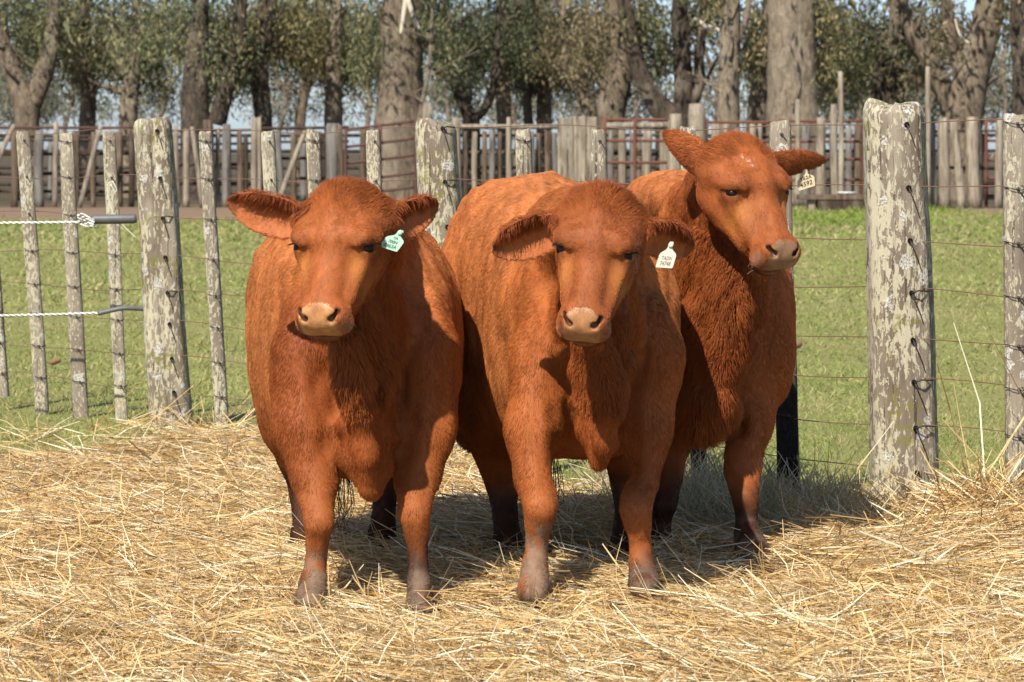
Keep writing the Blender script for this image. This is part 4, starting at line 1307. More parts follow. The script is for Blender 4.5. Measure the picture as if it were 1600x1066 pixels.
def head_sdf(fd, h):
    ax = h.ax(); s = h.sc
    def E(c, r, k=0.03, rot=None, op='add'):
        r = np.array([r[0] * h.sx, r[1], r[2]]) * s
        fd.ell(h.w(*c), r, ax if rot is None else rot, k, op)
    def C(a, b, r1, r2, k=0.03, op='add'):
        fd.cap(h.w(*a), h.w(*b), r1 * s, r2 * s, k, op)
    E((0, .088, -.098), (.108, .112, .097))
    E((0, .012, -.085), (.072, .050, .062), 0.04)
    C((-.082, .060, -.098), (.082, .060, -.098), .050, .050, 0.05)
    for sg in (-1, 1):
        E((sg * .078, .162, -.054), (.036, .044, .042), 0.045)          # orbit
        C((sg * .050, .115, -.155), (sg * .030, .300, -.115), .066, .044, 0.04)   # cheek
        E((sg * .064, .135, -.135), (.044, .085, .068), 0.04)           # jaw muscle
        C((sg * .060, .215, -.065), (sg * .048, .300, -.066), .030, .030, 0.03)
    C((0, .13, -.070), (0, .345, -.058), .068, .047, 0.03)              # nasal bridge
    C((sg * 0, .17, -.050), (0, .35, -.045), .048, .042, 0.03)
    E((0, .362, -.058), (.066, .050, .058), 0.03)                       # muzzle
    for sg in (-1, 1):
        E((sg * .036, .385, -.046), (.037, .036, .042), 0.022)
        E((sg * .044, .392, -.078), (.034, .030, .030), 0.02)           # upper lip
    E((0, .404, -.064), (.046, .022, .040), 0.02)
    C((0, .20, -.175), (0, .375, -.118), .036, .030, 0.04)              # lower jaw
    E((0, .386, -.115), (.044, .034, .026), 0.02)                       # chin
    # mouth line
    C((-.062, .405, -.100), (0, .424, -.094), .0075, .008, 0.006, 'sub')
    C((.062, .405, -.100), (0, .424, -.094), .0075, .008, 0.006, 'sub')
    C((-.062, .405, -.102), (-.060, .345, -.098), .006, .002, 0.010, 'sub')
    C((.062, .405, -.102), (.060, .345, -.098), .006, .002, 0.010, 'sub')
    for sg in (-1, 1):
        # nostril, a comma slanting down towards the middle
        C((sg * .052, .382, -.014), (sg * .035, .405, -.020), .0065, .0095, 0.007, 'sub')
        C((sg * .116, .134, -.046), (sg * .096, .156, -.010), .0070, .0065, 0.022)      # upper lid
        C((sg * .096, .156, -.010), (sg * .074, .184, -.004), .0060, .0040, 0.022)
        C((sg * .085, .112, -.026), (sg * .058, .142, -.006), .009, .008, 0.05)         # brow
        C((sg * .119, .157, -.054), (sg * .091, .183, -.016), .0066, .0062, 0.004, 'sub')  # the opening of the eye
        C((sg * .090, .184, -.016), (sg * .066, .216, -.010), .0055, .0035, 0.006, 'sub')
        C((sg * .078, .218, -.014), (sg * .070, .320, -.022), .016, .013, 0.035, 'sub')   # plane below the eye, beside the nose
        C((sg * .100, .128, -.048), (sg * .066, .146, -.004), .010, .009, 0.03)           # brow ridge
    C((0, .09, -.002), (0, .16, -.002), .02, .02, 0.05)

def eye_mesh(c, r, name, parent, M):
    bm = bmesh.new()
    bmesh.ops.create_uvsphere(bm, u_segments=20, v_segments=12, radius=r)
    for f in bm.faces: f.smooth = True
    for v in bm.verts: v.co += Vector(c)
    me = bpy.data.meshes.new(name); bm.to_mesh(me); bm.free()
    return link(name, me, parent, M)

def make_fur(name, parent, co, Q, N, col, headf, ears, density, seed, spec, keep):
    """real hair: one short curve each, lying along the lie of the coat"""
    r = np.random.default_rng(seed)
    a = co[Q]
    fn_ = np.cross(a[:, 2] - a[:, 0], a[:, 3] - a[:, 1]); area = 0.5 * np.linalg.norm(fn_, axis=1)
    fc = a.mean(1)
    tocam = np.array([0, 0, CAM_H]) - fc; tocam /= np.linalg.norm(tocam, axis=1, keepdims=True)
    face = (fn_ * tocam).sum(1) / (2 * area + 1e-12)
    w = area * np.where(face > -0.25, 1.0, 0.22)
    ln, kind = spec(fc)
    w = w * np.where(kind == 9, 0.0, 1.0) * np.where(kind == 1, 1.7, 1.0)
    n = int(density * w.sum())
    pick = np.searchsorted(np.cumsum(w) / w.sum(), r.random(n))
    pick = np.minimum(pick, len(Q) - 1)
    u, v = r.random((2, n, 1))
    q = a[pick]
    P = (q[:, 0] * (1 - u) + q[:, 1] * u) * (1 - v) + (q[:, 3] * (1 - u) + q[:, 2] * u) * v
    qn = N[Q[pick]]; Nn = qn.mean(1); Nn /= np.linalg.norm(Nn, axis=1, keepdims=True) + 1e-9
    ln, kind = ln[pick], kind[pick]
    c = col[Q[pick]].mean(1)
    # lie of the hair
    D = np.tile(np.array([0.0, 0.55, -0.85]), (n, 1))
    hx, ha, hn = headf.local(P)
    inh = kind == 1
    up = ha < 0.165
    dirA = np.where(up, -1.0, 1.0) * np.clip(np.abs(ha - 0.165) / 0.05, 0.15, 1)
    Dh = dirA[:, None] * headf.A + (np.sign(hx) * np.clip(np.abs(hx) / 0.05, 0, 1) * 0.8)[:, None] * headf.X
    D[inh] = Dh[inh]
    for e in ears:
        uu, tt, ww = e.coords(P)
        m = kind == 2
        near = m & (uu > -0.15) & (uu < 1.1) & (np.abs(tt) < e.W * 1.3) & (np.abs(ww) < 0.07)
        inner = near & (ww > e.cup * e.W * 0.15 - 0.02) & ((Nn @ e.Wd) > 0.2)
        D[near] = e.S * 0.8 - e.T * 0.35
        fr = inner & (tt > 0.2 * e.W)
        D[fr] = e.S * 0.25 - e.T * 1.0 + e.Wd * 0.35
        ln = np.where(fr, ln * 1.6, ln)
    big = np.stack([vnoise3(P * 14 + 31 * k, seed + k) for k in range(3)], -1) - 0.5
    fine = np.stack([vnoise3(P * 52 + 11 * k, seed + 7 + k) for k in range(3)], -1) - 0.5
    clump = np.where(kind == 3, 1.3, np.where(kind == 1, 0.5, 0.6))[:, None]
    D = D + clump * (0.9 * big + 0.8 * fine) + 0.10 * r.normal(size=(n, 3))
    D = D - Nn * (D * Nn).sum(1, keepdims=True)
    D /= np.linalg.norm(D, axis=1, keepdims=True) + 1e-9
    lift = np.where(kind == 3, 0.75, np.where(kind == 2, 0.45, np.where(kind == 1, 0.20, 0.17)))[:, None]
    lift = lift * (0.75 + 0.5 * r.random((n, 1)))
    ln = ln * (0.55 + 0.75 * r.random(n))
    P0 = P - Nn * 0.0015
    d0 = D * 0.8 + Nn * lift * 1.5
    d0 /= np.linalg.norm(d0, axis=1, keepdims=True)
    d2 = D + Nn * lift * 0.25 + np.array([0, 0, -0.25]) * np.where(kind == 3, 1.2, 0.2)[:, None]
    d2 /= np.linalg.norm(d2, axis=1, keepdims=True)
    L = ln[:, None]
    pts = np.stack([P0, P0 + d0 * L * .36, P0 + d0 * L * .36 + (d0 + d2) * 0.5 * L * .33, P0 + d0 * L * .36 + (d0 + d2) * .5 * L * .33 + d2 * L * .31], 1)
    hc = bpy.data.hair_curves.new(name)
    hc.add_curves([4] * n)
    hc.attributes['position'].data.foreach_set('vector', pts.astype(np.float32).ravel()) if 'position' in hc.attributes else hc.position_data.foreach_set('vector', pts.astype(np.float32).ravel())
    ra = hc.attributes.get('radius') or hc.attributes.new('radius', 'FLOAT', 'POINT')
    rad = np.tile(np.array([0.00055, 0.0005, 0.0004, 0.0001]), (n, 1)) * np.where(kind == 3, 1.25, np.where(kind == 1, 0.8, 1.0))[:, None]
    ra.data.foreach_set('value', rad.astype(np.float32).ravel())
    ca = hc.attributes.new('col', 'FLOAT_COLOR', 'CURVE')
    tone = (0.82 + 0.36 * r.random(n))[:, None] * (0.78 + 0.46 * vnoise3(P * np.array([38, 38, 15]), seed + 3))[:, None]
    cc = c[:, :3] * tone
    cc = np.hstack([np.clip(cc, 0, 1), np.ones((n, 1))])
    ca.data.foreach_set('color', cc.astype(np.float32).ravel())
    return link(name, hc, parent, M_FUR)

FINE = 0.0044
def make_cow(spec):
    base = np.array(spec['base'], float)
    root = empty(spec['name'], tuple(base))
    props(root, spec['label'], 'cow', 'red cattle standing in the straw')
    h = spec['head']
    st = spec['stations']
    lo, hi, fn = loft_fn(st)
    e0 = [x.t for x in spec['ears']] + [x.b for x in spec['ears']] + [h.w(0, 0, .05), h.w(0, .45, 0), h.w(.14, .2, 0), h.w(-.14, .2, 0)]
    e0 = np.array(e0)
    hlo, hhi = e0.min(0) - 0.06, e0.max(0) + 0.06
    glo = np.minimum(np.minimum(lo, hlo) - 0.06, np.array([9, 99, -0.08]))
    ghi = np.maximum(hi, hhi) + 0.06
    for leg in spec['legs']:
        P = np.array([p for p, r in leg]); glo = np.minimum(glo, P.min(0) - .15); ghi = np.maximum(ghi, P.max(0) + .10)
    glo[2] = -0.07
    fd = Field(axis_grid(glo[0], ghi[0], hlo[0], hhi[0], FINE, .010),
               axis_grid(glo[1], ghi[1], hlo[1], hhi[1] - .02, FINE, .0125),
               axis_grid(glo[2], ghi[2], hlo[2] - .02, hhi[2], FINE, .011))
    fd.apply(lo, hi, 0.05, fn)
    for leg in spec['legs']:
        fd.chain(leg[:3], 0.04); fd.chain(leg[2:], 0.012)
    for c, r in spec['lumps']: fd.ell(c, r, None, 0.07)
    fd.chain(spec['crest'], 0.08); fd.chain(spec['mid'], 0.07); fd.chain(spec['throat'], 0.055)
    for a, b, r1, r2, k in spec['folds']: fd.cap(a, b, r1, r2, k)
    for (x_, y_, d_, r_) in spec['grooves']: fd.cap(at(x_, y_, d_ - .3), at(x_, y_, d_), r_, r_, .045, 'sub')
    fd.chain(spec['dewlap'], 0.035)
    fd.chain(spec['tail'], 0.03)
    # hooves: cleft in front
    for leg in spec['legs']:
        p, r = leg[-1]
        fd.ell(np.array(p) + np.array([0, -.012, -.005]), (r * .95, r * 1.25, .04), None, .012)
        fd.cap(np.array(p) + np.array([0, -.075, -.06]), np.array(p) + np.array([0, -.055, .03]), .007, .004, .01, 'sub')
    head_sdf(fd, h)
    for e in spec['ears']:
        inward = e.b - e.S * 0.045
        fd.cap(inward, e.b + e.S * e.L * 0.10, .034, .026, 0.03)
        P = np.array([e.b, e.t]); fd.apply(P.min(0) - e.W - .02, P.max(0) + e.W + .02, 0.012, e.fn)
    # eye sockets: hollow for the eyeball
    co, Q = fd.surface()
    hx, ha, hn = h.local(co)
    fdet = np.exp(-((np.abs(hx) - .098) ** 2 + (ha - .175) ** 2 + (hn + .03) ** 2) / .05 ** 2) + np.exp(-((hx / .08) ** 2 + ((ha - .40) / .05) ** 2 + ((hn + .05) / .07) ** 2))
    co = laplace(co, Q, 3, 0.5, 1 - np.clip(fdet, 0, 1) * 0.75)
    # muscle and skin relief
    co = laplace(co, Q, 5, 0.5, sstep(.20, .34, np.sqrt(hx ** 2 + (ha - .2) ** 2 + (hn + .1) ** 2)) * np.clip(1 - sum(((lambda u, t, w: (u > -.05) & (u < 1.15) & (np.abs(t) < e.W * 1.2) & (np.abs(w) < .07))(*e.coords(co))) * 1.0 for e in spec['ears']), 0, 1))
    N, _ = vert_normals(co, Q)
    face_reg = sstep(.5, .30, np.sqrt(hx ** 2 + (ha - .2) ** 2 + (hn + .1) ** 2))
    body = 1 - face_reg
    relief = (vnoise3(co * np.array([9, 5, 4.5]), 3) - .5) * .028 + (vnoise3(co * np.array([34, 18, 9]), 5) - .5) * .014
    legm = sstep(.55, .35, co[:, 2])
    earm0 = np.zeros(len(co))
    for e in spec['ears']:
        u, t, w = e.coords(co)
        earm0 = np.maximum(earm0, ((u > 0) & (u < 1.1) & (np.abs(t) < e.W * 1.1) & (np.abs(w) < .06)) * 1.0)
    body = body * (1 - earm0)
    co = co + N * (relief * body * (1 - .6 * legm) + (vnoise3(co * 30, 9) - .5) * .003)[:, None]
    N, _ = vert_normals(co, Q)
    # ---- colours
    n = len(co)
    hx, ha, hn = h.local(co)
    c = np.tile(COAT, (n, 1)) * (0.82 + 0.36 * vnoise3(co * 6, 21))[:, None]
    dark = np.array([0.170, 0.044, 0.014])
    m = sstep(0.46, 0.72, vnoise3(co * np.array([5, 5, 3.2]), 13)) * 0.28
    c = lerp(c, dark, m[:, None])
    golden = np.array([0.40, 0.150, 0.036])
    # paler flanks, deeper neck and face
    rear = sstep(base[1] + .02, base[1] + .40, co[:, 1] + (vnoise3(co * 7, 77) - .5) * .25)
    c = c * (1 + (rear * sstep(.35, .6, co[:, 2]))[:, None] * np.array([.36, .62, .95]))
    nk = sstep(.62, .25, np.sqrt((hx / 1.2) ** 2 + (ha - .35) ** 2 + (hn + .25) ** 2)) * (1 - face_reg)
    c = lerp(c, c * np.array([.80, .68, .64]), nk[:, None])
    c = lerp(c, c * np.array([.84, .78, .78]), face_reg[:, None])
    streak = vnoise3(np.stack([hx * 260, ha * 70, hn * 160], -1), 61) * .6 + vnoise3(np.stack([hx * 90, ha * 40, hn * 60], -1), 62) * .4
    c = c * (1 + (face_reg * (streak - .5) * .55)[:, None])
    g = np.exp(-((np.abs(hx) - .078) / .03) ** 2 - ((ha - .235) / .05) ** 2) * (hn > -.13) * face_reg
    c = lerp(c, golden, (0.75 * g)[:, None])
    # hide dark around the eye and mouth
    g = np.exp(-((np.abs(hx) - .098) / .024) ** 2 - ((ha - .176) / .024) ** 2) * face_reg * (hn > -.09)
    c = lerp(c, np.array([.10, .025, .01]), (0.55 * g)[:, None])
    # legs: black socks behind, muddy in front
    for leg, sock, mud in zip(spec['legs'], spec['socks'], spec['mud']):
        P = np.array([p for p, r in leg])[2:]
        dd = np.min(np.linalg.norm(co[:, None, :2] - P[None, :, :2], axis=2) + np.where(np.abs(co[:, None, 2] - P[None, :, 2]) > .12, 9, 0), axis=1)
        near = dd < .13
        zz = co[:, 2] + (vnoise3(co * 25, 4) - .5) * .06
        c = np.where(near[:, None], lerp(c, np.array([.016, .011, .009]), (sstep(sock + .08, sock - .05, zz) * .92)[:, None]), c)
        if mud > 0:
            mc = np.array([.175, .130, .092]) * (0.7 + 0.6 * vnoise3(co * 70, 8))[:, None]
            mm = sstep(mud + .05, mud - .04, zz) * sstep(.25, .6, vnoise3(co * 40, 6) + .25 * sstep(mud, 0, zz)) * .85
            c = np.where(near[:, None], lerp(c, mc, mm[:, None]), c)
    # ears: soft orange inside, dark rim
    earm = np.zeros(n)
    for e in spec['ears']:
        u, t, w = e.coords(co)
        inn = (u > .05) & (u < 1.05) & (np.abs(t) < e.W * 1.05) & (np.abs(w) < .05)
        inside = inn & ((N @ e.Wd) > .15)
        earm = np.maximum(earm, inn * 1.0)
        hw = e.W * np.interp(u, e.U, e.H)
        c[inside] = lerp(np.array([.40, .125, .042]), np.array([.22, .058, .020]), sstep(.0, .8, (t / np.maximum(hw, .01))[inside])[:, None])
        tip = inn & (u > .86)
        c[tip] = c[tip] * 0.6
    g = sstep(.046, .062, np.abs(hx)) * sstep(.365, .39, ha) * (hn < -.03) * (hn > -.12) * face_reg
    c = lerp(c, np.array([.30, .20, .15]), (.55 * g * vnoise3(co * 90, 44))[:, None])
    # muzzle skin
    pad = (ha > .368 + .018 * sstep(.02, .05, np.abs(hx)) ) & (hn > -.094) & (np.abs(hx) < .052) & (hn < .02) & (ha < .47)
    lip = sstep(-.092, -.100, hn) * sstep(.36, .385, ha) * (hn > -.15) * (ha < .47) * (np.abs(hx) < .06)
    c = lerp(c, np.array([.19, .085, .040]), (.75 * lip)[:, None])
    skin = np.array(spec['nose']) * (0.78 + 0.30 * vnoise3(co * 60, 2) + .22 * vnoise3(co * 190, 12))[:, None]
    skin = lerp(skin, np.array([.30, .16, .07]), (sstep(-.07, -.10, hn) * .6)[:, None])
    e_sm = laplace(pad.astype(float)[:, None].repeat(3, 1), Q, 2)[:, 0]
    c = lerp(c, skin, sstep(.3, .7, e_sm)[:, None])
    nost = np.zeros(n)
    for sg in (-1, 1):
        a_ = np.array([sg * .052, .382, -.014]); b_ = np.array([sg * .035, .405, -.020])
        q = np.stack([hx, ha, hn], -1) - a_; ab = b_ - a_
        t = np.clip(q @ ab / (ab @ ab), 0, 1)
        nost = np.maximum(nost, sstep(.0115, .0075, np.linalg.norm(q - t[:, None] * ab, axis=1)))
    c = lerp(c, np.array([.018, .008, .006]), (nost * .95)[:, None])
    mouth = sstep(.010, .004, np.abs(hn + .096)) * (ha > .36) * (ha < .46) * (np.abs(hx) < .075)
    c = lerp(c, np.array([.05, .02, .012]), (mouth * .75)[:, None])
    for (fx, fy, fr) in spec.get('flakes', []):
        qx = CX + co[:, 0] * F_PX / co[:, 1]; qy = HY - (co[:, 2] - CAM_H) * F_PX / co[:, 1]
        m = sstep(fr, fr * .5, np.hypot(qx - fx, qy - fy) + 2.5 * (vnoise3(co * 300, 5) - .5)) * ((N[:, 1] < 0) & (face_reg > .3))
        c = lerp(c, np.array([.50, .42, .33]), (.8 * m)[:, None])
    alpha = 1 - sstep(.3, .7, e_sm)
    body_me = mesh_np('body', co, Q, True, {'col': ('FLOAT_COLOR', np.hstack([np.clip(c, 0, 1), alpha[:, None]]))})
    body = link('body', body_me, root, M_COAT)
    # ---- eyes
    for sg in (-1, 1):
        eye_mesh(h.w(sg * .0915, .1695, -.0435), .0205 * h.sc, 'eye', root, M_EYE)
        # lashes along the upper lid
        bag = Bag(); rr = np.random.default_rng(spec['seed'] + sg)
        for t in np.linspace(0, 1, 22):
            p = lerp(np.array([sg * .121, .148, -.056]), np.array([sg * .094, .172, -.012]), t)
            o_ = np.array([sg * (.010 - .004 * t), .006, .006 + .006 * t]) * rr.uniform(.8, 1.5)
            a_ = h.w(*p); b_ = h.w(*(p + o_ * .55 + np.array([0, .001, 0]))); c_ = h.w(*(p + o_ + np.array([0, .006, 0])))
            bag.add(*tube_np(np.array([a_, b_, c_]), [.0008, .0006, .0002], 3, False))
        bag.build('eyelashes', M_TAILHAIR, root)
    # whiskers about the mouth
    bag = Bag(); rr = np.random.default_rng(spec['seed'] + 9)
    for _ in range(12):
        sg = rr.choice([-1, 1]); x_ = sg * rr.uniform(.035, .070); a_ = rr.uniform(.375, .43); n_ = rr.uniform(-.125, -.06)
        p = np.array([x_, a_, n_]) * np.array([.92, .97, 1])
        o_ = np.array([sg * rr.uniform(.2, 1), rr.uniform(-.1, .7), rr.uniform(-.8, .1)]); o_ = o_ / np.linalg.norm(o_) * rr.uniform(.014, .030)
        bag.add(*tube_np(np.array([h.w(*p), h.w(*(p + o_ * .5)), h.w(*(p + o_ + np.array([0, .004, -.002])))]), [.00045, .0004, .00015], 3, False))
    bag.build('whiskers', M_WHISKER, root)
    # ---- fur
    shag = spec['shag']
    def hair_spec(P):
        x, a, nn = h.local(P)
        ln = np.full(len(P), .0155); kind = np.zeros(len(P), int)
        infa = (np.abs(x) < .15) & (a > -.06) & (a < .46) & (nn > -.20) & (nn < .06)
        kind[infa] = 1; ln[infa] = .0085
        ln = np.where(infa, np.where(a < .14, .010 + .030 * sstep(.09, .0, a), ln), ln)
        for e in spec['ears']:
            u, t, w = e.coords(P)
            m = (u > .0) & (u < 1.1) & (np.abs(t) < e.W * 1.2) & (np.abs(w) < .06)
            kind[m] = 2; ln[m] = .0125
            if e.Wd[1] < 0:
                ins = m & (w > e.cup * e.W * (np.minimum((t / e.W) ** 2, 1) - .55)) & (t < .45 * e.W) & (u > .12) & (t > -.85 * e.W)
                ln[ins] = .005
                ov = m & (t > .45 * e.W) & (u > .1) & (u < .75)
                ln[ov] = .021
        for ctr, rr, l in shag:
            dd = np.linalg.norm((P - np.asarray(ctr)) / np.asarray(rr), axis=1)
            m = (dd < 1) & (kind != 2) & ((kind != 1) | (nn < -.14))
            kind[m] = 3; ln[m] = np.maximum(ln[m], l * sstep(1.0, .6, dd[m]) + .02)
        padm = (a > .374) & (nn > -.112) & (np.abs(x) < .056) & (a < .47) & (nn < .03)
        kind[padm] = 9
        for sg in (-1, 1):
            q = P - h.w(sg * .0975, .172, -.034)
            kind[np.linalg.norm(q, axis=1) < .021 * h.sc] = 9
        low = (P[:, 2] < .30) & (kind == 0)
        ln[low] = .011
        return ln, kind
    fur = make_fur('fur', root, co, Q, N, c, h, spec['ears'], FUR_DENSITY, spec['seed'], hair_spec, None)
    # ---- tail switch
    tp = spec['tail'][-1][0]
    r = np.random.default_rng(spec['seed'] + 5)
    bag = Bag()
    for k in range(20):
        o = r.normal(size=3) * np.array([.018, .018, .02])
        e_ = r.normal(size=3) * np.array([.045, .03, .03])
        p = spline([np.array(tp) + o, np.array(tp) + o * 1.4 + [0, 0, -.10], np.array(tp) + e_ + [0, 0, -.15 - .08 * r.random()]], 6)
        bag.add(*tube_np(p, np.linspace(.0018, .0006, 6), 3, False))
    bag.build('tail_switch', M_TAILHAIR, root)
    return root

FUR_DENSITY = 85000

def cow_one():
    h = Head(at(514, 377, 8.70), -16, 62, 0, 1.02, .95)
    ears = [Ear(h.w(-.098, .062, -.105), at(352, 326, 8.86), (-.15, -1, -.30), .058, .50, -.10),
            Ear(h.w(.102, .062, -.105), at(684, 336, 8.92), (.30, -1, -.30), .055, .50, -.14)]
    return dict(name='cow', base=at(570, 935, 9.1) * [1, 1, 0], seed=11,
        label='red cow on the left with a green ear tag, standing face on',
        head=h, ears=ears, nose=(.40, .20, .085),
        stations=[(9.25, 475, 672, 440, 715), (9.29, 455, 690, 415, 728), (9.34, 436, 705, 388, 738), (9.43, 416, 714, 360, 748), (9.62, 398, 720, 340, 742),
                  (9.9, 386, 714, 332, 722), (10.15, 388, 702, 326, 706), (10.4, 402, 690, 324, 670), (10.58, 430, 668, 338, 620), (10.70, 480, 620, 380, 540)],
        legs=[[(at(474, 560, 9.22), .072), (at(481, 670, 9.18), .079), (at(491, 750, 9.14), .064), (at(497, 818, 9.06), .041), (at(495, 842, 9.08), .034), (at(493, 872, 9.1), .028), (at(489, 905, 9.08), .034), (at(487, 938, 9.04), .043)],
              [(at(675, 560, 9.22), .072), (at(664, 670, 9.18), .077), (at(653, 745, 9.14), .063), (at(647, 803, 9.06), .042), (at(651, 828, 9.07), .034), (at(654, 862, 9.08), .027), (at(655, 905, 9.06), .032), (at(658, 948, 9.0), .041)],
              [(at(470, 560, 10.3), .14), (at(462, 660, 10.2), .10), (at(478, 745, 10.35), .055), (at(478, 800, 10.3), .035), (at(478, 842, 10.25), .043), (at(477, 880, 10.15), .05)],
              [(at(630, 560, 10.3), .14), (at(615, 660, 10.2), .09), (at(604, 740, 10.35), .052), (at(600, 790, 10.3), .036), (at(597, 838, 10.25), .044), (at(594, 880, 10.15), .052)]],
        socks=[.05, .16, .26, .24], mud=[.13, 0.07, 0, 0],
        lumps=[(at(468, 560, 9.27), (.058, .10, .17)), (at(678, 560, 9.27), (.060, .10, .17)), (at(565, 360, 9.5), (.14, .25, .10))],
        crest=[(at(540, 330, 8.92), .085), (at(560, 380, 9.3), .14)],
        mid=[(at(538, 420, 8.92), .092), (at(568, 510, 9.2), .125)],
        throat=[(at(540, 480, 8.88), .070), (at(566, 570, 9.0), .078), (at(577, 690, 9.04), .072)],
        folds=[(at(571, 560, 9.08), at(575, 680, 9.06), .085, .090, .06), (at(575, 680, 9.06), at(580, 766, 8.99), .092, .030, .06), (at(548, 600, 8.93), at(560, 720, 8.96), .012, .014, .03), (at(592, 610, 8.93), at(584, 730, 8.95), .012, .014, .03)],
        grooves=[(513, 545, 9.10, .026), (515, 590, 9.12, .030), (517, 640, 9.10, .028), (519, 690, 9.09, .024), (634, 560, 9.08, .028), (634, 610, 9.11, .032), (632, 660, 9.10, .030), (629, 710, 9.09, .026),],
        dewlap=[(at(535, 530, 8.80), .028), (at(550, 590, 8.84), .028), (at(562, 650, 8.88), .029), (at(571, 710, 8.91), .029), (at(578, 765, 8.95), .022)],
        tail=[(at(545, 340, 10.70), .04), (at(540, 450, 10.82), .03), (at(535, 600, 10.78), .022), (at(532, 740, 10.6), .016)],
        shag=[(at(565, 560, 8.9), (.12, .2, .16), .024)])

def cow_two():
    h = Head(at(928, 384, 8.62), -8, 62, -6, .90, .96)
    ears = [Ear(h.w(-.100, .058, -.105), at(764, 384, 8.86), (-.10, -1, -.55), .060, .50, .10),
            Ear(h.w(.100, .062, -.105), at(1090, 378, 8.86), (.20, -1, -.50), .056, .50, .12)]
    return dict(name='cow', base=at(915, 915, 9.2) * [1, 1, 0], seed=23,
        label='middle red cow of the three, with a white ear tag and drooping ears',
        head=h, ears=ears, nose=(.33, .165, .075),
        stations=[(9.26, 855, 1014, 470, 672), (9.30, 832, 1034, 435, 692), (9.36, 812, 1048, 400, 704), (9.46, 794, 1056, 365, 714), (9.62, 768, 1056, 335, 716),
                  (9.85, 735, 1046, 305, 712), (10.1, 710, 1026, 288, 692), (10.35, 694, 1004, 279, 665), (10.6, 694, 980, 278, 620), (10.78, 712, 950, 292, 570), (10.9, 750, 900, 330, 500)],
        legs=[[(at(842, 560, 9.25), .074), (at(833, 670, 9.2), .076), (at(837, 745, 9.16), .061), (at(845, 793, 9.08), .044), (at(842, 818, 9.1), .037), (at(839, 852, 9.12), .029), (at(835, 882, 9.1), .035), (at(833, 922, 9.05), .047)],
              [(at(1020, 560, 9.28), .070), (at(1010, 670, 9.24), .070), (at(997, 750, 9.2), .054), (at(994, 798, 9.12), .039), (at(997, 820, 9.13), .033), (at(1001, 852, 9.15), .027), (at(1002, 880, 9.14), .032), (at(1006, 910, 9.1), .043)],
              [(at(752, 540, 10.35), .14), (at(768, 655, 10.1), .095), (at(786, 750, 10.2), .055), (at(790, 805, 10.15), .036), (at(794, 850, 10.1), .044), (at(797, 888, 10.0), .050)],
              [(at(960, 560, 10.3), .13), (at(972, 660, 10.1), .09), (at(978, 750, 10.2), .05), (at(978, 805, 10.15), .035), (at(977, 850, 10.1), .043), (at(977, 886, 10.0), .050)]],
        socks=[.02, .10, .20, .22], mud=[.20, .08, 0, 0],
        lumps=[(at(838, 560, 9.29), (.058, .10, .17)), (at(1024, 560, 9.29), (.058, .10, .17)), (at(905, 345, 9.5), (.14, .25, .10)), (at(922, 640, 9.05), (.090, .11, .085)),
               (at(800, 320, 10.35), (.13, .2, .06)), (at(722, 500, 10.3), (.05, .2, .16))],
        crest=[(at(935, 335, 8.86), .080), (at(925, 380, 9.3), .14)],
        mid=[(at(938, 420, 8.86), .086), (at(932, 505, 9.2), .125)],
        throat=[(at(942, 485, 8.83), .064), (at(944, 570, 8.98), .072), (at(938, 640, 9.04), .075)],
        folds=[(at(925, 610, 9.06), at(937, 722, 8.98), .078, .026, .05), (at(968, 560, 8.92), at(960, 680, 8.97), .016, .018, .04)],
        grooves=[(882, 550, 9.11, .028), (882, 600, 9.13, .030), (882, 650, 9.13, .032), (884, 700, 9.17, .034), (886, 740, 9.2, .038), (990, 540, 9.08, .028), (988, 590, 9.11, .032), (982, 640, 9.12, .034), (976, 690, 9.15, .036), (974, 735, 9.2, .04)],
        dewlap=[(at(935, 535, 8.74), .027), (at(946, 590, 8.80), .027), (at(951, 640, 8.85), .027), (at(946, 690, 8.90), .026), (at(938, 724, 8.95), .019)],
        tail=[(at(830, 310, 10.92), .04), (at(830, 420, 11.02), .03), (at(835, 600, 10.98), .022), (at(860, 720, 10.8), .016)],
        shag=[(at(945, 560, 8.9), (.12, .2, .16), .022), (at(720, 620, 10.2), (.12, .3, .16), .014)])

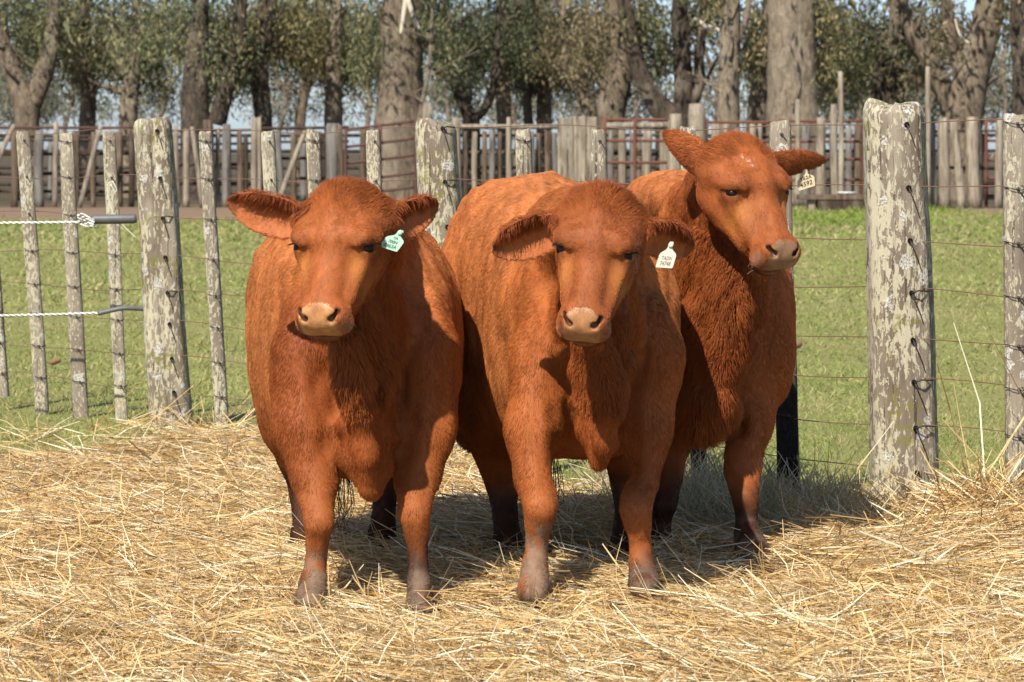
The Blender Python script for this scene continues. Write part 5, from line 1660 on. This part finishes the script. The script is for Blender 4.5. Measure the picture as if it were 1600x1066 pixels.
def cow_three():
    h = Head(at(1195, 291, 9.62), 31, 60, 1, 1.0, .94)
    ears = [Ear(h.w(-.100, .045, -.105), at(1037, 208, 9.86), (-.25, .85, .45), .050, .45, .0),
            Ear(h.w(.100, .050, -.105), at(1290, 250, 9.98), (.25, .8, .35), .043, .5, .0)]
    return dict(name='cow', base=at(1110, 870, 10.2) * [1, 1, 0], seed=37,
        label='shaggy necked red cow at the back with its head raised and turned to the right',
        head=h, ears=ears, nose=(.24, .145, .085),
        stations=[(10.20, 1080, 1195, 470, 640), (10.25, 1060, 1215, 420, 650), (10.33, 1046, 1230, 375, 656), (10.44, 1034, 1238, 340, 660), (10.68, 1008, 1226, 306, 664),
                  (10.98, 980, 1192, 284, 655), (11.25, 958, 1150, 272, 625), (11.45, 955, 1110, 275, 580), (11.6, 985, 1075, 300, 500)],
        legs=[[(at(1080, 570, 10.35), .10), (at(1046, 670, 10.35), .076), (at(1040, 740, 10.32), .053), (at(1036, 785, 10.25), .044), (at(1031, 818, 10.28), .033), (at(1029, 836, 10.28), .038), (at(1028, 852, 10.25), .046)],
              [(at(1196, 560, 10.3), .076), (at(1170, 660, 10.22), .070), (at(1161, 735, 10.15), .055), (at(1165, 780, 10.05), .037), (at(1166, 796, 10.05), .032), (at(1167, 814, 10.05), .028), (at(1168, 836, 10.02), .036), (at(1177, 864, 9.97), .049)],
              [(at(1000, 540, 11.3), .12), (at(1000, 620, 11.2), .09), (at(998, 710, 11.3), .05), (at(998, 750, 11.25), .035), (at(998, 785, 11.25), .042), (at(998, 812, 11.2), .05)],
              [(at(1080, 540, 11.3), .12), (at(1060, 620, 11.2), .09), (at(1045, 710, 11.3), .05), (at(1040, 750, 11.25), .035), (at(1038, 785, 11.25), .042), (at(1036, 812, 11.2), .05)]],
        socks=[.22, .16, .36, .36], mud=[0, .08, 0, 0],
        lumps=[(at(1200, 520, 10.32), (.058, .11, .18)), (at(1075, 520, 10.36), (.08, .12, .18)), (at(1060, 320, 10.7), (.11, .25, .09)), (at(1100, 625, 10.06), (.085, .11, .085))],
        crest=[(at(1140, 275, 9.92), .088), (at(1100, 345, 10.35), .13)],
        mid=[(at(1150, 340, 9.88), .095), (at(1120, 460, 10.2), .145)],
        throat=[(at(1165, 405, 9.84), .072), (at(1130, 520, 10.0), .105), (at(1105, 610, 10.02), .10)],
        folds=[(at(1112, 550, 10.08), at(1102, 652, 9.99), .095, .035, .05)],
        grooves=[(1178, 520, 10.08, .030), (1170, 570, 10.12, .034), (1160, 620, 10.13, .036), (1148, 670, 10.17, .038)],
        dewlap=[(at(1168, 430, 9.80), .030), (at(1135, 530, 9.88), .034), (at(1112, 610, 9.92), .036), (at(1104, 655, 9.95), .026)],
        tail=[(at(1030, 300, 11.62), .04), (at(1028, 400, 11.72), .03), (at(1026, 560, 11.68), .022), (at(1024, 660, 11.5), .016)],
        flakes=[(1160, 246, 2.6), (1170, 252, 2.0), (1176, 259, 1.5)],
        shag=[(at(1115, 480, 9.98), (.17, .30, .25), .036), (at(1105, 640, 9.98), (.14, .25, .12), .040), (at(1160, 225, 9.8), (.10, .2, .06), .02)])

TAG_SHAPE = np.array([(-.5, -.5), (.5, -.5), (.53, -.44), (.53, .02), (.46, .12), (.20, .26), (.15, .34), (.15, .52), (.09, .60), (-.09, .60), (-.15, .52), (-.15, .34), (-.20, .26), (-.46, .12), (-.53, .02), (-.53, -.44)])
def text_mesh(body, size):
    cu = bpy.data.curves.new('lettering', 'FONT'); cu.body = body; cu.size = size; cu.align_x = 'CENTER'; cu.align_y = 'CENTER'
    cu.space_character = 1.08; cu.offset = .018 * size
    o = bpy.data.objects.new('lettering', cu); COL.objects.link(o)
    me = bpy.data.meshes.new_from_object(o.evaluated_get(bpy.context.evaluated_depsgraph_get()))
    bpy.data.objects.remove(o)
    return me

def ear_tag(cow, center, U, V, lines, mat, ink, button=True):
    """flat plastic tag hanging from the ear: U across, V up its height (both metres)"""
    C = np.asarray(center, float); U = np.asarray(U, float); V = np.asarray(V, float)
    n = unit(np.cross(U, V)); n = n if n[1] < 0 else -n
    k = len(TAG_SHAPE)
    base = C + TAG_SHAPE[:, 0:1] * U + TAG_SHAPE[:, 1:2] * V
    th = .0012
    co = np.vstack([base + n * th, base - n * th, (C + n * th)[None], (C - n * th)[None]])
    j = np.arange(k); j2 = (j + 1) % k
    f4 = np.stack([j, j2, k + j2, k + j], -1)
    f3 = np.vstack([np.stack([j, j2, np.full(k, 2 * k)], -1)[:, ::-1], np.stack([k + j, k + j2, np.full(k, 2 * k + 1)], -1)])
    t = link('ear_tag', mesh_np('ear_tag', co, [f4[:, ::-1], f3], False), cow, mat)
    for (txt, v, sz) in lines:
        me = text_mesh(txt, sz)
        a = np.empty(len(me.vertices) * 3, np.float32); me.vertices.foreach_get('co', a); a = a.reshape(-1, 3)
        w = C + a[:, 0:1] * U + (a[:, 1:2] + v) * V + n * (th + .0007)
        me.vertices.foreach_set('co', w.astype(np.float32).ravel()); me.update()
        link('lettering', me, t, ink)
    if button:
        top = C + V * .46
        c2, f2 = tube_np([top + n * .001, top + n * .005, top + n * .0062], [.0068, .0062, .004], 12)
        link('button', mesh_np('button', c2, f2), t, mat)
        c2, f2 = tube_np([top + n * .001, top - n * .05], [.0025, .0025], 6)
        link('pin', mesh_np('pin', c2, f2), t, mat)

COW_SPECS = [cow_one(), cow_two(), cow_three()]
COWS = [make_cow(s) for s in COW_SPECS]
def px(d): return d / F_PX
M_TAG_GREEN = plain('green_tag', (.36, .54, .43), .45, .4, .12, 60)
M_TAG_WHITE = plain('white_tag', (.60, .57, .48), .45, .4, .06, 60)
M_TAG_BUFF = plain('buff_tag', (.55, .47, .32), .45, .4, .15, 60)
M_INK = plain('dark_ink', (.07, .16, .14), .7, .1)
M_INK2 = plain('faded_ink', (.20, .19, .17), .7, .1)
M_INK3 = plain('brown_ink', (.07, .05, .022), .7, .1)
d = 8.74
ear_tag(COWS[0], at(616, 376, d), [27 * px(d), -.004, -8 * px(d)], [20 * px(d), -.006, 27 * px(d)], [('YA', .13, .20), ('700N', -.09, .22), ('0463A', -.32, .25)], M_TAG_GREEN, M_INK)
d = 8.76
ear_tag(COWS[1], at(1043, 400, d), [25 * px(d), -.003, -1.5 * px(d)], [11 * px(d), -.006, 37 * px(d)], [('TADN', -.10, .22), ('74748', -.33, .25)], M_TAG_WHITE, M_INK2)
d = 9.90
ear_tag(COWS[2], at(1259, 281, d), [25 * px(d), .002, 8 * px(d)], [-3 * px(d), -.004, 27 * px(d)], [('Y62A', .10, .30), ('4592', -.24, .36)], M_TAG_BUFF, M_INK3, False)
print('cows', round(time.time() - T0, 1), 's', [sum(len(c.data.polygons) for c in r.children if c.type == 'MESH') for r in COWS])
build_straw()
build_loose_straw()
build_dry_grass()
